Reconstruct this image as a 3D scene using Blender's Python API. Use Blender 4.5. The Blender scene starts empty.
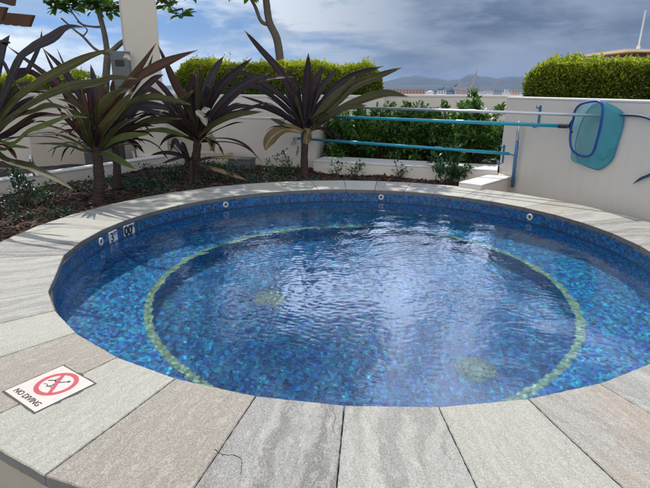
import bpy, bmesh, math, random
import numpy as np
from mathutils import Vector, Matrix
random.seed(7); rng = np.random.default_rng(11)
PI = math.pi
S = bpy.context.scene
COL = S.collection

# ------------------------------------------------------------------ camera (measured from the photograph)
F, PITCH, ROLL, EYE = 508.8, math.radians(17.0), -0.0072, 1.2
def ray(u, v):
    x, y = u-325, v-244
    c, s = math.cos(ROLL), math.sin(ROLL)
    x, y = c*x+s*y, -s*x+c*y
    return Vector((x, math.cos(PITCH)*F-math.sin(PITCH)*y, -(math.sin(PITCH)*F+math.cos(PITCH)*y)))
def atY(u, v, Y):                       # a real point at distance Y ahead of the eye
    q = ray(u, v); return Vector((q.x*Y/q.y, Y, EYE+q.z*Y/q.y))
cam_d = bpy.data.cameras.new('camera'); cam = bpy.data.objects.new('camera', cam_d); COL.objects.link(cam)
cam.location = (0, 0, EYE)
cam.rotation_euler = (Matrix.Rotation(PI/2-PITCH, 3, 'X') @ Matrix.Rotation(-ROLL, 3, 'Z')).to_euler()
cam_d.sensor_width = 36; cam_d.lens = F/650*36; cam_d.clip_start = 0.05; cam_d.clip_end = 60000
S.camera = cam

# ------------------------------------------------------------------ helpers
def tag(o, label=None, cat=None, group=None, kind=None):
    if label: o['label'] = label
    if cat: o['category'] = cat
    if group: o['group'] = group
    if kind: o['kind'] = kind
    return o
def empty(name, loc, label=None, cat=None, group=None, rz=0):
    o = bpy.data.objects.new(name, None); COL.objects.link(o); o.location = loc; o.rotation_euler.z = rz
    o.empty_display_size = .1
    return tag(o, label, cat, group)
def link(name, me, mats, parent=None, smooth=False, world=True):
    if not isinstance(mats, (list, tuple)): mats = [mats]
    for m in mats: me.materials.append(m)
    o = bpy.data.objects.new(name, me); COL.objects.link(o)
    if smooth: me.shade_smooth()
    if parent:
        o.parent = parent
        if world:
            o.matrix_parent_inverse = (Matrix.Translation(parent.location) @ parent.rotation_euler.to_matrix().to_4x4()).inverted()
            if parent.parent: o.matrix_parent_inverse = Matrix.Identity(4) @ o.matrix_parent_inverse
    return o
class MB:
    def __init__(s): s.v = []; s.f = []; s.m = []
    def add(s, vs, fs, mi=0):
        b = len(s.v); s.v += [tuple(v) for v in vs]; s.f += [tuple(i+b for i in f) for f in fs]; s.m += [mi]*len(fs); return s
    def box(s, c, d, rz=0, M=None, mi=0):
        vs = [Vector((x*d[0]/2, y*d[1]/2, z*d[2]/2)) for x in (-1, 1) for y in (-1, 1) for z in (-1, 1)]
        R = M if M else Matrix.Rotation(rz, 3, 'Z')
        return s.add([R @ v+Vector(c) for v in vs], [(0, 1, 3, 2), (4, 6, 7, 5), (0, 4, 5, 1), (2, 3, 7, 6), (0, 2, 6, 4), (1, 5, 7, 3)], mi)
    def prism(s, pts, z0, z1, mi=0):
        n = len(pts)
        if sum(pts[i][0]*pts[(i+1) % n][1]-pts[(i+1) % n][0]*pts[i][1] for i in range(n)) < 0: pts = pts[::-1]
        vs = [(p[0], p[1], z0) for p in pts]+[(p[0], p[1], z1) for p in pts]
        return s.add(vs, [tuple(range(n))[::-1], tuple(range(n, 2*n))]+[(i, (i+1) % n, n+(i+1) % n, n+i) for i in range(n)], mi)
    def tube(s, pts, rad, n=8, mi=0, cap=True):
        pts = [Vector(p) for p in pts]; N = len(pts)
        if not hasattr(rad, '__len__'): rad = [rad]*N
        vs = []; up = None
        for i, p in enumerate(pts):
            t = (pts[min(i+1, N-1)]-pts[max(i-1, 0)]).normalized()
            if up is None: up = Vector((0, 0, 1)) if abs(t.z) < .9 else Vector((1, 0, 0))
            a = t.cross(up).normalized(); b = a.cross(t).normalized(); up = b
            vs += [p+rad[i]*(math.cos(2*PI*k/n)*a+math.sin(2*PI*k/n)*b) for k in range(n)]
        fs = [(i*n+k, i*n+(k+1) % n, (i+1)*n+(k+1) % n, (i+1)*n+k) for i in range(N-1) for k in range(n)]
        if cap: fs += [tuple(range(n))[::-1], tuple((N-1)*n+k for k in range(n))]
        return s.add(vs, fs, mi)
    def lathe(s, c, prof, n=32, mi=0, M=None):
        vs = []; 
        for r, z in prof:
            for k in range(n):
                v = Vector((r*math.cos(2*PI*k/n), r*math.sin(2*PI*k/n), z)); v = M @ v if M else v
                vs.append(v+Vector(c))
        fs = [(i*n+k, i*n+(k+1) % n, (i+1)*n+(k+1) % n, (i+1)*n+k) for i in range(len(prof)-1) for k in range(n)]
        return s.add(vs, fs, mi)
    def mesh(s, name='m'):
        me = bpy.data.meshes.new(name); me.from_pydata(s.v, [], s.f)
        me.polygons.foreach_set('material_index', s.m); me.update(); return me
    def build(s, name, mats, parent=None, smooth=False, bevel=0, seg=2):
        me = s.mesh(name)
        if bevel:
            bm = bmesh.new(); bm.from_mesh(me); bmesh.ops.remove_doubles(bm, verts=bm.verts, dist=1e-5)
            es = [e for e in bm.edges if len(e.link_faces) == 2 and e.calc_face_angle(0) > .5]
            bmesh.ops.bevel(bm, geom=es, offset=bevel, segments=seg, affect='EDGES', profile=.6, clamp_overlap=True)
            bm.to_mesh(me); bm.free()
        o = link(name, me, mats, parent)
        if smooth: me.shade_smooth()
        return o
def catmull(P, n):
    P = [Vector(p) for p in P]; P = [2*P[0]-P[1]]+P+[2*P[-1]-P[-2]]; out = []
    m = len(P)-3
    for i in range(n+1):
        t = i/n*m; k = min(int(t), m-1); t -= k
        a, b, c, d = P[k:k+4]
        out.append(.5*((2*b)+(c-a)*t+(2*a-5*b+4*c-d)*t*t+(3*b-a-3*c+d)*t**3))
    return out

# ------------------------------------------------------------------ materials
class NT:
    def __init__(s, name, disp=False):
        s.mat = bpy.data.materials.new(name); s.mat.use_nodes = True; s.t = s.mat.node_tree; s.t.nodes.clear()
        s.out = s.t.nodes.new('ShaderNodeOutputMaterial')
    def n(s, typ, **kw):
        nd = s.t.nodes.new('ShaderNode'+typ)
        for k, v in kw.items():
            if k.startswith('_'): setattr(nd, k[1:], v)
            else:
                key = k.replace('__', ' ')
                if isinstance(v, bpy.types.NodeSocket): s.t.links.new(v, nd.inputs[key])
                else: nd.inputs[key].default_value = v
        return nd
    def math(s, op, a, b=0.0, c=0.0):
        nd = s.t.nodes.new('ShaderNodeMath'); nd.operation = op
        for i, v in enumerate((a, b, c)):
            if isinstance(v, bpy.types.NodeSocket): s.t.links.new(v, nd.inputs[i])
            else: nd.inputs[i].default_value = v
        return nd.outputs[0]
    def vmath(s, op, a, b=(0, 0, 0)):
        nd = s.t.nodes.new('ShaderNodeVectorMath'); nd.operation = op
        for i, v in enumerate((a, b)):
            if isinstance(v, bpy.types.NodeSocket): s.t.links.new(v, nd.inputs[i])
            else: nd.inputs[i].default_value = v
        return nd.outputs[0]
    def mix(s, f, a, b, blend='MIX'):
        nd = s.t.nodes.new('ShaderNodeMix'); nd.data_type = 'RGBA'; nd.blend_type = blend
        for i, v in ((0, f), (6, a), (7, b)):
            if isinstance(v, bpy.types.NodeSocket): s.t.links.new(v, nd.inputs[i])
            else: nd.inputs[i].default_value = v if i == 0 else (tuple(v)+(1,))[:4]
        return nd.outputs[2]
    def ramp(s, f, stops, interp='LINEAR'):
        nd = s.t.nodes.new('ShaderNodeValToRGB'); r = nd.color_ramp; r.interpolation = interp
        while len(r.elements) < len(stops): r.elements.new(.5)
        for e, (p, c) in zip(r.elements, stops):
            e.position = p; e.color = (tuple(c)+(1,))[:4] if hasattr(c, '__len__') else (c, c, c, 1)
        s.t.links.new(f, nd.inputs[0]); return nd.outputs[0]
    def noise(s, vec, scale, detail=4, rough=.55, dist=0):
        return s.n('TexNoise', Vector=vec, Scale=scale, Detail=detail, Roughness=rough, Distortion=dist).outputs[0]
    def obj(s): return s.n('TexCoord').outputs['Object']
    def uv(s): return s.n('TexCoord').outputs['UV']
    def rand(s): return s.n('ObjectInfo').outputs['Random']
    def bump(s, h, strength=.3, dist=.01):
        return s.n('Bump', Height=h, Strength=strength, Distance=dist).outputs[0]
    def pbr(s, color, rough=.6, normal=None, **kw):
        p = s.n('BsdfPrincipled')
        def put(k, v):
            if isinstance(v, bpy.types.NodeSocket): s.t.links.new(v, p.inputs[k])
            else: p.inputs[k].default_value = (tuple(v)+(1,))[:4] if hasattr(v, '__len__') else v
        put('Base Color', color); put('Roughness', rough)
        if normal: put('Normal', normal)
        for k, v in kw.items(): put(k.replace('__', ' '), v)
        return p.outputs[0]
    def surf(s, sh): s.t.links.new(sh, s.out.inputs[0]); return s.mat

def m_plain(name, col, rough=.5, var=.15, scale=8, bump=.1, metal=0, bscale=None):
    N = NT(name); v = N.obj(); n = N.noise(v, scale, 5)
    c = N.mix(n, [x*(1-var) for x in col], [min(1, x*(1+var)) for x in col])
    b = N.bump(N.noise(v, bscale or scale*12, 3), bump, .004)
    return N.surf(N.pbr(c, rough, b, Metallic=metal))
def m_plaster(name, col, dirt=.25):
    N = NT(name); v = N.obj()
    n1 = N.noise(v, 1.3, 6, .6); n2 = N.noise(v, 14, 4)
    streak = N.noise(N.vmath('MULTIPLY', v, (9, 9, .7)), 1.0, 5, .6)
    c = N.mix(N.math('MULTIPLY', n1, .8), [x*.86 for x in col], col)
    c = N.mix(N.ramp(streak, [(.52, 0), (.72, dirt)]), c, [x*.62 for x in col])
    c = N.mix(N.ramp(n2, [(.62, 0), (.75, dirt*.8)]), c, [x*.7 for x in col])
    b = N.bump(N.math('ADD', N.noise(v, 90, 3), N.math('MULTIPLY', N.noise(v, 9, 3), .8)), .22, .006)
    return N.surf(N.pbr(c, .75, b))
def m_stone(name, a, b_, streak, warm=None):
    N = NT(name); o = N.obj(); r = N.rand()
    off = N.n('CombineXYZ', X=N.math('MULTIPLY', r, 37.0), Y=N.math('MULTIPLY', r, 91.0), Z=0.0).outputs[0]
    v = N.vmath('ADD', o, off)
    warp = N.n('TexNoise', Vector=v, Scale=2.6, Detail=4.0).outputs[1]
    wv = N.vmath('MULTIPLY', N.vmath('SUBTRACT', warp, (.5, .5, .5)), (.25, .25, 0))
    fray = N.n('TexNoise', Vector=v, Scale=42.0, Detail=4.0, Roughness=.75).outputs[1]
    wv = N.vmath('ADD', wv, N.vmath('MULTIPLY', N.vmath('SUBTRACT', fray, (.5, .5, .5)), (.06, .06, 0)))
    vs = N.vmath('MULTIPLY', N.vmath('ADD', v, wv), (.55, 8.0, 3))
    st = N.noise(vs, 1.0, 4, .55)
    gr = N.noise(v, 95, 5, .8)
    fine = N.noise(v, 260, 2, .9)
    c = N.mix(N.ramp(gr, [(.38, 0), (.60, 1)]), [x*.92 for x in a], b_)
    c = N.mix(N.ramp(st, [(.50, 0), (.535, streak*.75), (.60, streak)]), c, [x*.50 for x in a])
    st2 = N.noise(N.vmath('ADD', vs, (4, 31, 0)), 1.9, 4, .6)
    c = N.mix(N.ramp(st2, [(.57, 0), (.62, streak*.55)]), c, (.66, .65, .61))
    if warm: c = N.mix(N.ramp(N.noise(v, 2.1, 5, .65), [(.46, 0), (.62, .8)]), c, warm)
    flak = N.noise(N.vmath('MULTIPLY', v, (1, 2.0, 1)), 16, 9, .78, .8)
    c = N.mix(N.ramp(flak, [(.54, 0), (.57, .42)]), c, (.58, .55, .49))
    c = N.mix(N.ramp(N.noise(v, 150, 3, .85), [(.55, 0), (.59, .6)]), c, (.66, .64, .58))
    c = N.mix(N.ramp(fine, [(.42, .65), (.47, 0)]), c, [x*.42 for x in a])
    stain = N.noise(v, 5.5, 6, .7)
    c = N.mix(N.ramp(stain, [(.64, 0), (.70, .35)]), c, (.20, .19, .17))
    h = N.math('ADD', N.math('MULTIPLY', flak, 1.6), N.math('ADD', N.math('MULTIPLY', gr, .6), N.math('MULTIPLY', st, 1.3)))
    return N.surf(N.pbr(c, .6, N.bump(h, .9, .006), **{'Specular IOR Level': .35}))
def m_mosaic(name, stops, size=.0225, grout=(.05, .16, .28), gl=.08, rough=.18, val=.74):
    N = NT(name); uv = N.uv(); g = N.vmath('MULTIPLY', uv, (1/size, 1/size, 0))
    cell = N.vmath('FLOOR', g); fr = N.n('SeparateXYZ', Vector=N.vmath('FRACTION', g))
    wn = N.n('TexWhiteNoise', _noise_dimensions='2D', Vector=cell)
    patch = N.noise(uv, 2.2, 3)
    k = N.math('ADD', N.math('MULTIPLY', wn.outputs[0], .82), N.math('MULTIPLY', patch, .18))
    c = N.ramp(k, stops, 'CONSTANT')
    wn2 = N.n('TexWhiteNoise', _noise_dimensions='3D', Vector=N.vmath('ADD', cell, (17, 5, 3)))
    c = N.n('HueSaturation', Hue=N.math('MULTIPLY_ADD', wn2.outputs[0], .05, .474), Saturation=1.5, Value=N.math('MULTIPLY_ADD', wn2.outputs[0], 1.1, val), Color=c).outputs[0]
    # cloudy glass body inside a tile
    c = N.mix(N.math('MULTIPLY', N.noise(uv, 120, 3), .16), c, (.15, .45, .7))
    ex = N.math('MINIMUM', N.math('MINIMUM', fr.outputs[0], N.math('SUBTRACT', 1.0, fr.outputs[0])), N.math('MINIMUM', fr.outputs[1], N.math('SUBTRACT', 1.0, fr.outputs[1])))
    gm = N.math('LESS_THAN', ex, gl)
    c = N.mix(gm, c, grout)
    tilt = N.n('NormalMap') if False else None
    h = N.ramp(ex, [(gl*.6, 0), (gl*1.8, 1)])
    return N.surf(N.pbr(c, N.math('MULTIPLY_ADD', gm, .5, rough), N.bump(h, .4, .002), **{'Specular IOR Level': .6}))
def m_leaf(name, stops, trans=.35, rough=.45, spec=.5, back=None):
    N = NT(name); geo = N.n('NewGeometry')
    r = geo.outputs['Random Per Island']
    c = N.ramp(r, stops)
    v = N.obj()
    c = N.mix(N.math('MULTIPLY', N.noise(v, 25, 3), .5), c, [x*.6 for x in stops[0][1]])
    if back: c = N.mix(geo.outputs['Backfacing'], c, back)
    p = N.pbr(c, rough, N.bump(N.noise(v, 60, 2), .2, .003), **{'Specular IOR Level': spec})
    t = N.n('BsdfTranslucent'); tc = N.mix(1.0, c, (1.0, 1.0, .45), 'MULTIPLY'); N.t.links.new(N.mix(.5, c, tc), t.inputs[0])
    mx = N.n('MixShader', Fac=trans); N.t.links.new(p, mx.inputs[1]); N.t.links.new(t.outputs[0], mx.inputs[2])
    return N.surf(mx.outputs[0])
def m_strap(name, a, b, edge):
    # long leaf: u across (0..1), v along
    N = NT(name); uv = N.n('SeparateXYZ', Vector=N.uv()); geo = N.n('NewGeometry'); r = geo.outputs['Random Per Island']
    rib = N.noise(N.n('CombineXYZ', X=N.math('MULTIPLY', uv.outputs[0], 26.0), Y=N.math('MULTIPLY', uv.outputs[1], 1.2), Z=N.math('MULTIPLY', r, 20.0)).outputs[0], 1.0, 3)
    c = N.mix(r, a, b)
    c = N.mix(N.ramp(rib, [(.42, 0), (.58, .85)]), c, [x*1.35 for x in edge])
    mid = N.math('ABSOLUTE', N.math('SUBTRACT', uv.outputs[0], .5)); c = N.mix(N.ramp(mid, [(.02, .7), (.06, 0)]), c, [min(1, x*2.2+.01) for x in b])
    ed = N.math('ABSOLUTE', N.math('SUBTRACT', uv.outputs[0], .5))
    c = N.mix(N.ramp(ed, [(.44, 0), (.49, .8)]), c, [x*1.8+.01 for x in edge])
    tipn = N.math('ADD', uv.outputs[1], N.math('MULTIPLY', N.noise(N.obj(), 30, 3), .10))
    c = N.mix(N.ramp(tipn, [(.98, 0), (1.03, .8)]), c, (.22, .15, .08))
    c = N.mix(N.ramp(N.noise(N.obj(), 9, 4, .6), [(.55, 0), (.75, .5)]), c, [min(1, x*2.0+.01) for x in b])
    p = N.pbr(c, .5, N.bump(rib, .5, .004), **{'Specular IOR Level': .28})
    t = N.n('BsdfTranslucent'); N.t.links.new(c, t.inputs[0])
    mx = N.n('MixShader', Fac=.28); N.t.links.new(p, mx.inputs[1]); N.t.links.new(t.outputs[0], mx.inputs[2])
    return N.surf(mx.outputs[0])

M = {}
M['wall'] = m_plaster('painted_plaster', (.79, .725, .65), .15)
M['wall_beige'] = m_plaster('beige_plaster', (.56, .51, .42), .2)
M['white_cap'] = m_plaster('white_cap_paint', (.74, .73, .70), .25)
M['pillar'] = m_plaster('pillar_paint', (.72, .66, .56), .10)
STONES = [m_stone('stone_grey', (.29, .285, .265), (.43, .42, .39), .62),
          m_stone('stone_pale', (.42, .415, .355), (.58, .57, .49), .08),
          m_stone('stone_tan', (.32, .285, .23), (.46, .415, .345), .10),
          m_stone('stone_warm', (.37, .355, .315), (.50, .48, .43), .38, (.44, .35, .27)),
          m_stone('stone_silver', (.38, .375, .34), (.54, .53, .48), .5)]
M['stone_side'] = m_plain('cut_slate_edge', (.15, .15, .145), .6, .3, 20, .5)
M['cladding'] = m_plaster('spa_cladding', (.42, .38, .30), .3)
POOLC = [(0, (.004, .02, .13)), (.15, (.008, .055, .27)), (.28, (.012, .12, .40)), (.40, (.02, .22, .55)), (.50, (.006, .035, .19)),
         (.58, (.03, .33, .62)), (.68, (.012, .10, .34)), (.76, (.06, .47, .63)), (.83, (.09, .22, .30)), (.90, (.14, .60, .66)), (.95, (.22, .30, .30))]
M['mosaic'] = m_mosaic('blue_glass_mosaic', POOLC)
M['mosaic_deep'] = m_mosaic('depth_darkened_mosaic', POOLC, val=.60)  # same tiles as the bench; darkening of the deeper water put into their colour
M['mosaic_band'] = m_mosaic('waterline_mosaic', [(0, (.006, .022, .10)), (.3, (.02, .10, .28)), (.5, (.03, .17, .38)), (.66, (.01, .05, .18)), (.80, (.06, .17, .32))], .028, (.04, .08, .16), .1, val=.42)
M['strip'] = m_mosaic('olive_edge_mosaic', [(0, (.20, .29, .19)), (.4, (.26, .36, .25)), (.7, (.21, .32, .25)), (.9, (.16, .26, .22))], .026, (.28, .33, .24), val=.55)
M['drain'] = m_plain('drain_plastic', (.34, .50, .38), .4, .2, 30, .2)
M['white_plastic'] = m_plain('white_plastic', (.55, .56, .54), .35, .08, 30, .1)
M['black'] = m_plain('black_paint', (.02, .02, .022), .5, .1)
M['sign_white'] = m_plain('sign_ceramic', (.60, .53, .48), .35, .08, 20, .08)
M['marker_white'] = m_plain('marker_ceramic', (.62, .64, .64), .3, .08, 20, .08)
M['sign_red'] = m_plain('sign_red', (.42, .045, .07), .45, .15, 40, .1)
M['grout'] = m_plain('dark_grout', (.09, .085, .08), .9, .4, 60, .6)
M['turq'] = m_plain('turquoise_pole', (.01, .30, .42), .3, .15, 12, .06)
M['alu'] = m_plain('aluminium', (.52, .55, .58), .35, .1, 20, .05, .7)
M['blue_pl'] = m_plain('blue_plastic', (.012, .055, .30), .35, .15, 15, .05)
M['slate_blue'] = m_plain('weathered_blue_tube', (.06, .16, .34), .4, .3, 9, .1)
M['hose'] = m_plain('hose_blue', (.015, .055, .13), .45, .2, 15, .1)
M['grey_box'] = m_plain('grey_enclosure', (.13, .145, .145), .5, .12, 10, .1)
M['dark_grey'] = m_plain('dark_grey_metal', (.06, .065, .07), .5, .2, 10, .1)
M['bark'] = m_plain('bark', (.13, .11, .085), .85, .4, 18, .9, 0, 40)
M['bark_d'] = m_plain('cordyline_stem', (.05, .028, .022), .8, .5, 22, .9, 0, 45)
M['twig'] = m_plain('twig_bark', (.07, .055, .04), .85, .4, 18, .6)
M['brown_wood'] = m_plain('brown_stained_wood', (.11, .055, .03), .6, .3, 9, .4)
M['soil'] = m_plain('soil', (.035, .022, .015), .95, .5, 12, 1.0, 0, 60)
M['deck'] = m_plain('terrace_concrete', (.33, .31, .28), .85, .2, 3, .4)
M['strap_dark'] = m_strap('strap_leaf_purple', (.016, .009, .016), (.045, .014, .022), (.02, .018, .020))
M['strap_red'] = m_strap('strap_leaf_maroon', (.030, .010, .010), (.060, .018, .014), (.06, .04, .018))
M['strap_olive'] = m_strap('strap_leaf_olive', (.024, .026, .010), (.048, .045, .015), (.07, .066, .025))
M['strap_green'] = m_strap('strap_leaf_green', (.042, .068, .015), (.065, .09, .02), (.10, .12, .035))
M['strap_grey'] = m_strap('strap_leaf_slate', (.018, .018, .022), (.032, .028, .034), (.035, .035, .038))
M['dead'] = m_strap('dried_leaf', (.22, .16, .08), (.30, .23, .12), (.12, .08, .04))
M['dead_white'] = m_strap('bleached_leaf', (.42, .38, .33), (.5, .45, .4), (.3, .26, .22))
M['lf_yellow'] = m_leaf('golden_leaf', [(0, (.44, .50, .03)), (.5, (.62, .64, .05)), (1, (.32, .46, .04))], .5)
M['lf_hedge'] = m_leaf('hedge_leaf', [(0, (.08, .15, .02)), (.5, (.17, .26, .035)), (.9, (.32, .38, .05)), (1, (.20, .12, .05))], .42)
M['lf_shrub'] = m_leaf('shrub_leaf', [(0, (.05, .13, .026)), (.6, (.10, .23, .045)), (1, (.19, .34, .075))], .4, .32, .6)
M['lf_tree'] = m_leaf('tree_leaf', [(0, (.07, .17, .025)), (.6, (.12, .26, .04)), (1, (.20, .34, .06))], .5, .4)
M['lf_small'] = m_leaf('seedling_leaf', [(0, (.03, .09, .03)), (1, (.07, .17, .06))], .2, .35)
M['lf_teal'] = m_leaf('groundcover_leaf', [(0, (.02, .06, .035)), (1, (.05, .11, .065))], .2, .35)
M['core'] = m_plain('shaded_twigs', (.03, .026, .014), .95, .5, 30, .6)

# net mesh: fine woven fabric, partly see-through
N = NT('net_mesh'); uvn = N.obj(); g = N.vmath('MULTIPLY', uvn, (260, 260, 260)); fr = N.n('SeparateXYZ', Vector=N.vmath('FRACTION', g))
p = N.pbr(N.mix(N.noise(uvn, 7, 3), (.02, .26, .36), (.05, .42, .52)), .5)
tl = N.n('BsdfTranslucent', Color=(.05, .42, .52, 1)); mx1 = N.n('MixShader', Fac=.4); N.t.links.new(p, mx1.inputs[1]); N.t.links.new(tl.outputs[0], mx1.inputs[2])
tr = N.n('BsdfTransparent', Color=(.75, .93, .96, 1)); mx = N.n('MixShader', Fac=N.math('MULTIPLY_ADD', N.math('MAXIMUM', N.math('LESS_THAN', fr.outputs[1], .3), N.math('LESS_THAN', fr.outputs[2], .3)), .26, .20)); N.t.links.new(tr.outputs[0], mx.inputs[1]); N.t.links.new(mx1.outputs[0], mx.inputs[2])
M['net'] = N.surf(mx.outputs[0])
# water
N = NT('water'); v = N.obj()
nb = N.bump(N.noise(v, 38, 3, .6, .4), .10, .006)
gl = N.n('BsdfGlass', Color=(.93, .985, 1, 1), Roughness=0.0, IOR=1.33, Normal=nb)
M['water'] = N.surf(gl.outputs[0])

def reuv(o, fn):
    me = o.data; uv = me.uv_layers.new(name='UVMap')
    for poly in me.polygons:
        for li in poly.loop_indices:
            uv.data[li].uv = fn(me.vertices[me.loops[li].vertex_index].co, poly, li)

# ------------------------------------------------------------------ the spa
CX, CY = .2875, 4.0016
RI, RO, RW, RB = 2.271, 2.906, 2.25, 1.69
WZ, BZ, FZ = -.14, -.80, -1.10
def pol(r, a, z=0): return (CX+r*math.cos(a), CY+r*math.sin(a), z)
spa = empty('hot_tub', (CX, CY, -.5), 'round raised hot tub lined with blue mosaic tiles and rimmed with wedge shaped grey stones', 'hot tub')
def ring_surface(name, r0, z0, r1, z1, mat, n=192, planar=True, parent=spa):
    vs = []; fs = []; 
    for k in range(n):
        a = 2*PI*k/n; vs += [pol(r0, a, z0), pol(r1, a, z1)]
    for k in range(n):
        j = (k+1) % n; fs.append((2*k, 2*j, 2*j+1, 2*k+1))
    me = bpy.data.meshes.new(name); me.from_pydata(vs, [], fs)
    uv = me.uv_layers.new(name='UVMap')
    for pi_, p in enumerate(me.polygons):
        for q, li in enumerate(p.loop_indices):
            vi = me.loops[li].vertex_index; co = me.vertices[vi].co
            if planar: uv.data[li].uv = (co.x, co.y)
            else:
                kk = vi//2; 
                if pi_ == n-1 and kk == 0: kk = n
                uv.data[li].uv = (kk/n*2*PI*r0, co.z)
    o = link(name, me, mat, parent, smooth=not planar)
    return o
ring_surface('waterline_tiles', RW, -.245, RW, -.04, M['mosaic_band'], planar=False)
ring_surface('shell_wall', RW, BZ, RW, -.246, M['mosaic'], planar=False)
ring_surface('bench', RB-.03, BZ, RW, BZ, M['mosaic'])
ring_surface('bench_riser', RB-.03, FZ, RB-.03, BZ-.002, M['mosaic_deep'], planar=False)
ring_surface('bench_edge_strip', RB-.028, BZ+.003, RB+.028, BZ+.003, M['strip'])
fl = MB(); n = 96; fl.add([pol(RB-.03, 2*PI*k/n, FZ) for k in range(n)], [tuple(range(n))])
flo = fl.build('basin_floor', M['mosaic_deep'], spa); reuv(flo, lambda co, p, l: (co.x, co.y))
for x, y in ((-.47, 4.05), (1.02, 3.04)):
    d = MB(); d.lathe((x, y, FZ), [(.001, .028), (.09, .027), (.135, .016), (.145, .002)], 40)
    for k in range(10):
        a = k*PI/5; d.tube([(x+.05*math.cos(a), y+.05*math.sin(a), FZ+.029), (x+.115*math.cos(a), y+.115*math.sin(a), FZ+.024)], .005, 5)
    dc = d.build('drain_cover', M['drain'], spa)
    for r_, z_ in ((.055, .029), (.092, .0275), (.118, .021)):
        sl_ = MB(); sl_.tube([(x+r_*math.cos(2*PI*k/36), y+r_*math.sin(2*PI*k/36), FZ+z_) for k in range(37)], .0035, 5)
        so_ = sl_.build('slot', M['dark_grey'], None); so_.parent = dc
# outer drum under the coping
ring_surface('outer_cladding', RO-.055, -.5, RO-.055, -.046, M['cladding'], planar=False)
ring_surface('coping_bed', RW, -.047, RO-.055, -.047, M['grout'])
# coping: 38 wedge stones, joints where the photograph has them
J = [-133.2, -123.3, -114.1, -104.4, -95.2, -85.8, -76.2, -66.9]
far = [17.7, 26.3, 35.8, 45.8, 54.6, 63.5, 72.7, 81.8, 90.7, 99.6, 108.6, 117.6, 126.5]
J += [-66.9+i*(17.7+66.9)/9 for i in range(1, 9)]+far+[126.5+i*(217.4-126.5)/10 for i in range(1, 8)]+[209.3, 218.2-.4]
J = sorted({round(j, 2) for j in J}); J = [j for j in J if j < 226.0]
NJ = len(J)
pick = {-133.2: 2, -123.3: 1, -114.1: 2, -104.4: 0, -95.2: 4, -85.8: 1, -76.2: 3, -66.9: 4}
for i, a0 in enumerate(J):
    a1 = J[(i+1) % NJ] if i+1 < NJ else J[0]+360
    A0, A1 = math.radians(a0), math.radians(a1); am = (A0+A1)/2
    c = Vector(pol((RI+RO)/2, am, 0)); R = Matrix.Rotation(-am, 3, 'Z')
    g = .0020 if -140 < a0 < -60 else .0022
    def pt(r, a, sgn):
        p_ = Vector(pol(r, a)); t = Vector((-math.sin(a), math.cos(a), 0)); return R @ (p_+t*g*sgn-c)
    quad = [pt(RI, A0, 1), pt(RO, A0, 1), pt(RO, A1, -1), pt(RI, A1, -1)]
    # a slightly uneven split edge
    def edge(p, q, n, amp):
        out = []; 
        for k in range(n):
            t = k/n; w = p.lerp(q, t); nrm = Vector((-(q-p).y, (q-p).x, 0)).normalized()
            out.append(w+nrm*(amp*random.uniform(-1, 1) if k else 0))
        return out
    P = edge(quad[0], quad[1], 40, .0012)+edge(quad[1], quad[2], 24, .0013)+edge(quad[2], quad[3], 40, .0012)+edge(quad[3], quad[0], 20, .0012)
    npt = len(P); top = random.uniform(-.0006, .0006)
    vs = [(q.x, q.y, -.045) for q in P]+[(q.x, q.y, top-.004) for q in P]
    cen = Vector((0, 0, 0)); ins = [q+(cen-q).normalized()*.0045 for q in P]
    vs += [(q.x, q.y, top) for q in ins]
    fs = [tuple(range(npt))[::-1], tuple(range(2*npt, 3*npt))]
    mi = [1, 0]
    for k in range(npt):
        j = (k+1) % npt; fs.append((k, j, npt+j, npt+k)); mi.append(1)
        fs.append((npt+k, npt+j, 2*npt+j, 2*npt+k)); mi.append(0)
    me = bpy.data.meshes.new('coping_stone'); me.from_pydata([tuple(v) for v in vs], [], fs); me.polygons.foreach_set('material_index', mi); me.update()
    si = pick.get(round(a0, 1), random.choice([0, 1, 1, 3, 4, 4]))
    o = link('coping_stone', me, [STONES[si], M['stone_side']])
    o.location = c; o.rotation_euler.z = am; o.parent = spa; o.matrix_parent_inverse = Matrix.Translation(spa.location).inverted()
# surface crack of the grey stone near the camera
pts = [(-.33, 1.72), (-.345, 1.66), (-.335, 1.61), (-.365, 1.55), (-.40, 1.50)]
pts2 = [(-.375, 1.475), (-.345, 1.452), (-.30, 1.448), (-.275, 1.425), (-.268, 1.36)]
for q, w in ((pts2, .0022), ([(.035, 1.71), (.045, 1.66), (.033, 1.61), (.038, 1.57)], .0014)):
    q = catmull([(x, y, .0010) for x, y in q], 24); q = [p_+Vector((random.uniform(-.002, .002), random.uniform(-.002, .002), 0)) for p_ in q]
    ck = MB(); ck.tube(q, [w*(.25+.5*random.random()) for _ in q], 5); ck.build('stone_crack', M['black'], spa)
# jets
for a in (129.7, 79.6, 33.3, 174.3, -12, -58, -104):
    A = math.radians(a); c = Vector(pol(RW-.004, A, -.086)); R = Matrix.Rotation(A, 3, 'Z') @ Matrix.Rotation(-PI/2, 3, 'Y')
    j = MB(); j.lathe(c, [(.036, 0), (.036, .006), (.030, .011), (.019, .009), (.015, .004)], 28, M=R)
    jo = j.build('jet_fitting', M['white_plastic'], spa, smooth=True)
    k = MB(); k.lathe(c, [(.0005, .005), (.016, .006)], 20, M=R); k.build('jet_nozzle', M['dark_grey'], jo, world_fix if False else False) if False else None
    h = MB(); h.lathe(c, [(.0005, .005), (.017, .005)], 20, M=R); ho = h.build('nozzle', M['dark_grey'], None)
    ho.parent = jo; ho.matrix_parent_inverse = Matrix.Translation(spa.location)@Matrix.Identity(4) if False else Matrix.Identity(4)

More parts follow.
